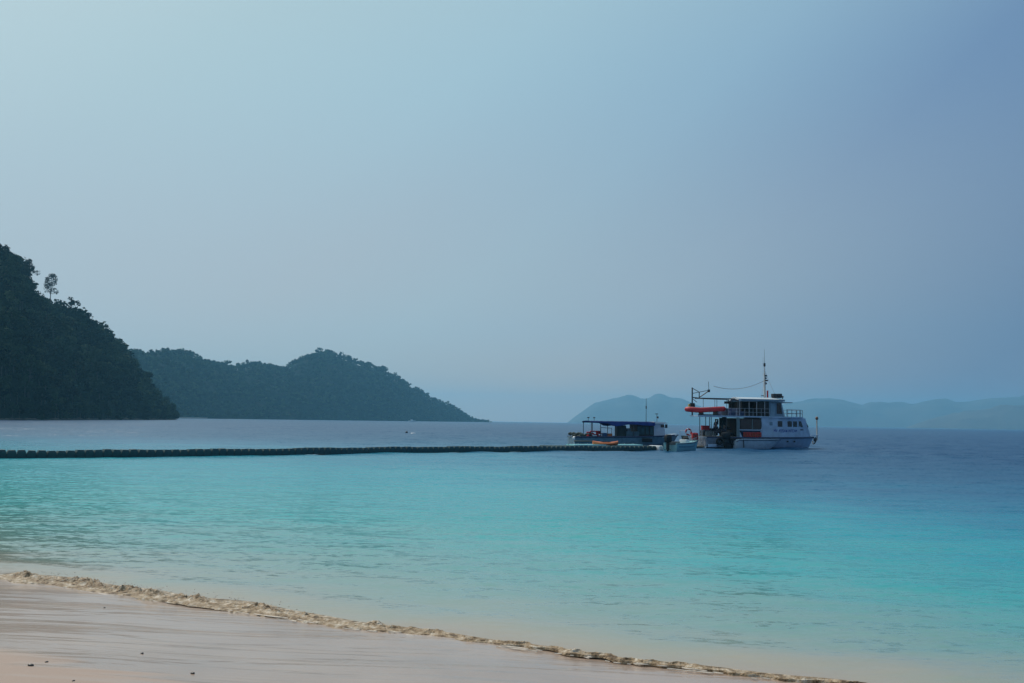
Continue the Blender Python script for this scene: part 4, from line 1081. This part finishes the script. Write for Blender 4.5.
# canopy: sagging canvas on posts, gathered valance
m = MB(); nx_, ny_ = 30, 5; g = []
for i in range(nx_ + 1):
    x = 1.55 + 6.65 * i / nx_; row = []
    for j_ in range(ny_ + 1):
        y_ = -1.45 + 2.9 * j_ / ny_; row.append(m.bm.verts.new((x, y_, 2.62 - .035 * math.sin(i * 1.3) ** 2 - .06 * (abs(y_) / 1.45) ** 2 - .0)))
    g.append(row)
for i in range(nx_):
    for j_ in range(ny_): m.bm.faces.new((g[i][j_], g[i + 1][j_], g[i + 1][j_ + 1], g[i][j_ + 1]))
r_ = bmesh.ops.solidify(m.bm, geom=list(m.bm.faces), thickness=.05)
m.build('canopy', NAVY, tb, smooth=True)
for sgn in (-1, 1):
    m = MB(); low = [2.42, 2.42, 2.42, 2.40, 2.38, 2.14, 2.10, 2.16, 2.24, 2.30, 2.30, 2.28, 2.24, 2.22, 2.2, 2.2]
    xs = np.linspace(1.55, 8.2, len(low)); m.rings([[(x, sgn * 1.50, 2.56), (x, sgn * 1.53, 2.5), (x, sgn * (1.50 + .04 * math.sin(i * 2)), z), (x, sgn * (1.47 + .04 * math.sin(i * 2)), z), (x, sgn * 1.47, 2.5)] for i, (x, z) in enumerate(zip(xs, low))]); m.build('valance', NAVY, tb, smooth=True)
for x in (1.65, 2.6, 4.2, 6.0):
    for sgn in (-1, 1):
        m = MB(); m.bar((x, sgn * 1.4, 1.0), (x, sgn * 1.4, 2.58), .035); m.build('canopy_post', DARK, tb, smooth=True)
m = MB(); m.box((4.9, -.6, 1.62), (.95, .8, 1.15), bev=.04); m.build('deck_cabinet', GREENB, tb)
m = MB(); m.box((7.3, 0, 1.75), (1.7, 2.3, 1.55)); m.build('cabin', INSIDE, tb)
m = MB()
for x in (6.65, 7.05, 7.5, 7.95): m.box((x, -1.18, 1.72), (.34, .03, .8))
m.build('side_curtain', mat('teal_dark_curtain', (.03, .07, .085), .7, var=.4), tb)
m = MB(); m.box((5.95, -1.2, 1.32), (1.3, .2, .6), bev=.02); m.build('side_board', mat('slate_board', (.06, .11, .14), .6, var=.3), tb)
m = MB(); m.side([(8.25, 1.05), (9.5, 1.05), (9.3, 2.42), (8.25, 2.42)], -1.05, 1.05); whs = m.build('wheelhouse', mat('grey_white_paint', (.50, .52, .58), .4), tb)
m = MB(); m.side([(8.23, 2.42), (9.7, 2.42), (9.4, 2.58), (8.23, 2.62)], -1.15, 1.15); m.build('roof', WHITE2, whs)
m = MB(); m.side([(8.95, 2.05), (9.36, 2.05), (9.31, 2.32), (8.95, 2.32)], -1.062, -1.02); m.build('window', GLASS, whs)
m = MB(); m.box((9.6, -.9, 2.18), (.22, .2, .36), bev=.03); m.build('wing_lamp', DARK, whs)
m = MB(); m.bar((8.95, 0, 2.5), (8.95, 0, 3.4), .025); m.box((9.02, 0, 3.05), (.2, .12, .2), bev=.03); m.box((8.9, 0, 3.4), (.3, .06, .06)); m.build('stub_mast', DARK, whs)
m = MB(); m.bar((7.8, 0, 2.3), (7.8, 0, 4.95), .035, .02); m.box((7.8, 0, 4.05), (.1, .1, .3), bev=.02); m.build('mast', DARK, tb, smooth=True)
for x in (1.75, 2.35):
    m = MB(); m.bar((x, 0, 2.55), (x, 0, 2.88), .02); m.box((x, 0, 2.92), (.22, .1, .1), bev=.02); m.build('deck_light', DARK, tb)
m = MB(); m.side([(9.55, 1.10), (10.95, 1.28), (10.95, 1.42), (9.55, 1.30)], -.42, .42); m.build('foredeck', WHITE2, tb)
# crates and gear under the canopy
for x_, z_, mt_, d_ in ((3.2, 1.25, 'blue_crate', (.04, .09, .20)), (3.75, 1.2, 'orange_crate', (.45, .12, .04)), (5.7, 1.75, 'grey_crate', (.12, .15, .17))):
    m = MB(); m.box((x_, -.7, z_), (.42, .5, .36), bev=.03); m.build('crate', mat(mt_, d_, .6, var=.2), tb)
m = MB(); m.bar((3.0, -.2, 1.0), (3.0, -.2, 2.0), .03); m.bar((3.0, -.2, 1.95), (4.1, -.2, 1.9), .03); m.bar((4.1, -.2, 1.0), (4.1, -.2, 1.95), .03); m.build('pipe_rack', STEEL, tb)
# engine and nets in the stern
m = MB()
for k in range(26): m.ball((rd.uniform(.1, 1.7), rd.uniform(-1.2, 1.0), rd.uniform(.95, 1.35)), rd.uniform(.13, .28), 1, (1.2, 1, .8))
m.build('net_pile', mat('dark_nets', (.045, .06, .05), .9, var=.5, bump=.5), tb)
m = MB(); m.box((.9, -1.35, .62), (1.9, .5, .10), bev=.02); m.build('side_step', mat('tan_plank', (.30, .26, .18), .7), tb)
m = MB(); m.tube([(-.2, -1.2, .3), (-.25, -1.2, 1.0), (.05, -1.2, 1.05)], .03); m.tube([(-.2, -.2, .3), (-.25, -.2, 1.0), (.05, -.2, 1.05)], .03); m.build('stern_rail', STEEL, tb, smooth=True)
m = MB(); m.ball((-.05, -1.25, .85), .17, 2, (1, 1, 1.3)); m.build('stern_fender', WHITE2, tb, smooth=True)
m = MB(); m.box((7.35, -1.62, .78), (1.05, .16, .36), bev=.06); m.build('hull_fender', BLACK, tb, smooth=True)
def heap(loc, rz, label, seed, grp=None):
    q = random.Random(seed); m = MB()
    for k in range(5): m.box((q.uniform(-.22, .22), q.uniform(-.12, .12), .12 + .11 * k), (.46, .36, .12), rz=q.uniform(-.6, .6), bev=.045)
    o = m.build('life_jacket_heap', REDF, None, smooth=True); o.location = loc; o.rotation_euler = (0, 0, rz); return tag(o, label, 'life jackets')
def tbw(x, y, z): return (bx0 + math.cos(BT) * x - math.sin(BT) * y, by0 + math.sin(BT) * x + math.cos(BT) * y, z)
heap(tbw(1.75, -1.0, 1.02), .2, 'faded red heap of life jackets left of the second canopy post of the tour boat', 1)
heap(tbw(2.45, -1.0, 1.02), .5, 'bright red heap of life jackets beside the second canopy post of the tour boat', 2)

# ------------------------------------------------------------------ floating dock of plastic cubes
path = [(-46.0, 41.0), (-36.0, 48.5), (-27.9, 54.3), (-24.96, 56.3), (-16.2, 64.0), (-9.6, 71.8), (-2.5, 78.3), (5.4, 84.6), (12.9, 89.3)]
def catmull(P_, n=40):
    out_ = []
    for i in range(len(P_) - 1):
        p0 = np.array(P_[max(0, i - 1)]); p1 = np.array(P_[i]); p2 = np.array(P_[i + 1]); p3 = np.array(P_[min(len(P_) - 1, i + 2)])
        for t in np.linspace(0, 1, n, endpoint=False):
            out_.append(.5 * ((2 * p1) + (-p0 + p2) * t + (2 * p0 - 5 * p1 + 4 * p2 - p3) * t * t + (-p0 + 3 * p1 - 3 * p2 + p3) * t ** 3))
    out_.append(np.array(P_[-1])); return np.array(out_)
pc = catmull(path); seg = np.linalg.norm(np.diff(pc, axis=0), axis=1); cum = np.concatenate([[0], np.cumsum(seg)])
total = cum[-1]; pitch = .5; ncube = int(total / pitch)
def along(s_):
    x = np.interp(s_, cum, pc[:, 0]); y = np.interp(s_, cum, pc[:, 1]); x2 = np.interp(s_ + .2, cum, pc[:, 0]); y2 = np.interp(s_ + .2, cum, pc[:, 1]); x1 = np.interp(s_ - .2, cum, pc[:, 0]); y1 = np.interp(s_ - .2, cum, pc[:, 1])
    return x, y, math.atan2(y2 - y1, x2 - x1)
dock = empty('floating_dock', (-27.9, 54.3, 0), 0, 'long dark floating dock of plastic cubes running out from the left', 'dock')
PONT = mat('dock_plastic', (0.024, 0.060, 0.062), 0.5, var=0.3, scale=2)
def cube_me():
    m = MB(); m.prism([(-.23, -.25), (.23, -.25), (.23, .25), (-.23, .25)], -.22, .10, top=[(-.22, -.25), (.22, -.25), (.22, .25), (-.22, .25)]); m.prism([(-.22, -.25), (.22, -.25), (.22, .25), (-.22, .25)], .10, .23, top=[(-.165, -.2), (.165, -.2), (.165, .2), (-.165, .2)])
    m.box((0, 0, -.08), (.50, .46, .12))
    for sx_ in (-1, 1):
        for sy_ in (-1, 1): m.bar((sx_ * .235, sy_ * .21, -.05), (sx_ * .235, sy_ * .21, .03), .045, n=8)
    return m
proto_c = cube_me().build('dock_cube', PONT, dock, smooth=True); pm = proto_c.data
Vc = np.array([v.co[:] for v in pm.vertices]); polys = [list(p.vertices) for p in pm.polygons]
front = []
for k in range(ncube):
    x, y, a = along((k + .5) * pitch); front.append((x, y, a))
n_vis = [f for f in front if 512 + FPX * f[0] / f[1] > -3]
cubes_ind = n_vis[:100]; others = [f for f in front if f not in cubes_ind]
first = True
for (x, y, a) in cubes_ind:
    o = proto_c if first else proto_c.copy()
    if not first: C.objects.link(o); o.parent = dock
    first = False
    o.location = (x + 27.9, y - 54.3, .20 + .022 * math.sin(x * 1.3) + rd.uniform(-.018, .018)); o.rotation_euler = (R(rd.uniform(-2, 2)), R(rd.uniform(-2.5, 2.5)), a + R(rd.uniform(-2, 2)))
# second row and the rest
bm = bmesh.new(); tmp = bmesh.new(); tmp.from_mesh(pm)
def add_cube(x, y, z, a):
    b0 = len(bm.verts); vv = [bm.verts.new((x + 27.9 + math.cos(a) * v[0] - math.sin(a) * v[1], y - 54.3 + math.sin(a) * v[0] + math.cos(a) * v[1], z + v[2])) for v in Vc]
    for p in polys: bm.faces.new([vv[i] for i in p])
for (x, y, a) in others: add_cube(x, y, .20, a)
for i, (x, y, a) in enumerate(front):
    px = 512 + FPX * x / y; rows_ = 0 if px < 560 else 5
    for r_i in range(1, rows_ + 1): add_cube(x - math.sin(a) * pitch * r_i, y + math.cos(a) * pitch * r_i, .20 + .01 * math.sin(x * 1.1 + r_i), a)
me = bpy.data.meshes.new('dock_cube_rows'); bm.to_mesh(me); bm.free(); tmp.free(); me.materials.append(PONT); me.polygons.foreach_set('use_smooth', [True] * len(me.polygons)); me.set_sharp_from_angle(angle=R(40))
o = bpy.data.objects.new('dock_cube_rows', me); C.objects.link(o); o.parent = dock; o['kind'] = 'stuff'
# turquoise gangway strip along the wide end
gw = [f for f in front if 512 + FPX * f[0] / f[1] > 585]
m = MB(); m.rings([[(x + 27.9 - math.sin(a) * q, y - 54.3 + math.cos(a) * q, z) for q, z in ((1.4, .41), (1.4, .52), (2.6, .52), (2.6, .41))] for x, y, a in gw]); m.build('gangway', TEAL, dock)
m = MB()
for (x, y, a) in gw[::2]: m.bar((x + 27.9 - math.sin(a) * 2.2, y - 54.3 + math.cos(a) * 2.2, .4), (x + 27.9 - math.sin(a) * 2.2, y - 54.3 + math.cos(a) * 2.2, .62), .02)
m.build('gangway_edge', STEEL, dock)
x, y, a = front[-1]
m = MB(); m.box((x + 27.9 + .35, y - 54.3 + .6, .22), (.5, 1.6, .5), rz=a, bev=.12); m.build('end_fender', WHITE2, dock, smooth=True)
# mooring rope
# orange kayak lying on the dock
kx, ky = along(np.interp(8.6, pc[:, 0], cum))[:2]
kr = empty('kayak', (kx - .2, ky + 1.9, .41), R(38) * .3, 'orange kayak lying on the wide end of the dock', 'kayak')
m = MB(); rk = []
for i in range(15):
    t = i / 14; x = -1.15 + 2.3 * t; w_ = .40 * max(.05, math.sin(math.pi * (0.04 + .92 * t))) ** .55; zb_ = .10 * abs(2 * t - 1) ** 3
    rk.append([(x, w_ * math.cos(b_), zb_ + .17 + .17 * math.sin(b_)) for b_ in np.linspace(0, 2 * math.pi, 12, endpoint=False)])
m.rings(rk); m.build('hull', ORANGE, kr, smooth=True)
m = MB(); pts = [(.5 * math.cos(a_), .24 * math.sin(a_), .34) for a_ in np.linspace(0, 2 * math.pi, 20)]; m.tube(pts, .025, 6); m.box((0, 0, .335), (.85, .36, .02), bev=.005); m.build('cockpit', DARK, kr, smooth=True)

# ------------------------------------------------------------------ things far out on the water
bo = empty('motorboat', ((410 - 512) / FPX * 1500, 1500, 0), R(10), 'tiny white motorboat near the shore of the long headland', 'boat')
m = MB(); m.rings([[(p[0], p[1], p[2]) for p in r] for r in hull_rings(11, 3.2, 1.5, .5, .4, 1.5, n=14)]); m.build('hull', WHITE2, bo, smooth=True)
m = MB(); m.side([(3, 1.5), (7.5, 1.5), (6.2, 3.4), (3.2, 3.4)], -1.2, 1.2); m.build('cabin', WHITE2, bo)
by = empty('mooring_buoy', ((408.5 - 512) / FPX * 182, 182, 0), 0, 'small dark mooring buoy alone on the water left of the boats', 'buoy')
m = MB(); m.ball((0, 0, .18), .24, 2, (1, 1, .9)); m.build('float', DARK, by, smooth=True)
m = MB(); m.bar((0, 0, .35), (0, 0, .5), .04); m.build('ring', STEEL, by)
by = empty('mooring_buoy', ((415 - 512) / FPX * 176, 176, 0), 0, 'small white buoy lying just right of the dark one', 'buoy')
m = MB(); m.ball((0, 0, .06), .22, 2, (2.2, 1, .6)); m.build('float', WHITE2, by, smooth=True)

# ------------------------------------------------------------------ bits of driftwood and pebbles on the wet sand
PEB = mat('dark_pebble', (.05, .045, .04), .4, var=.4)
names = ['dark pebble nearest the left edge of the dry sand', 'small dark pebble right of the first one on the wet sand', 'dark pebble in the middle of the wet sand streaks', 'round dark pebble furthest right on the wet sand', 'tiny dark pebble on the dry sand between the others', 'tiny grey pebble just below the breaking wavelet']
for k, (px, py, r0) in enumerate([(47, 659.5, .018), (62, 656, .011), (155, 648, .014), (205, 667, .014), (89, 674, .009), (116, 604, .012)]):
    zg = .25
    for it in range(6):
        d = (CAMH - zg) * FPX / (py - horizon_y(px)); x = (px - 512) / FPX * d; zg = sand_z(x, d)
    m = MB(); m.ball((0, 0, .3 * r0), r0, 2, (1.5, 1, .7)); o = m.build('pebble', PEB, None, smooth=True)
    for v in o.data.vertices: v.co *= 1 + .25 * noise.noise(v.co * 60 + Vector((k, 0, 0)))
    o.location = (x, d, zg); o.rotation_euler = (0, 0, k); tag(o, names[k], 'pebble', 'pebbles scattered on the sand')
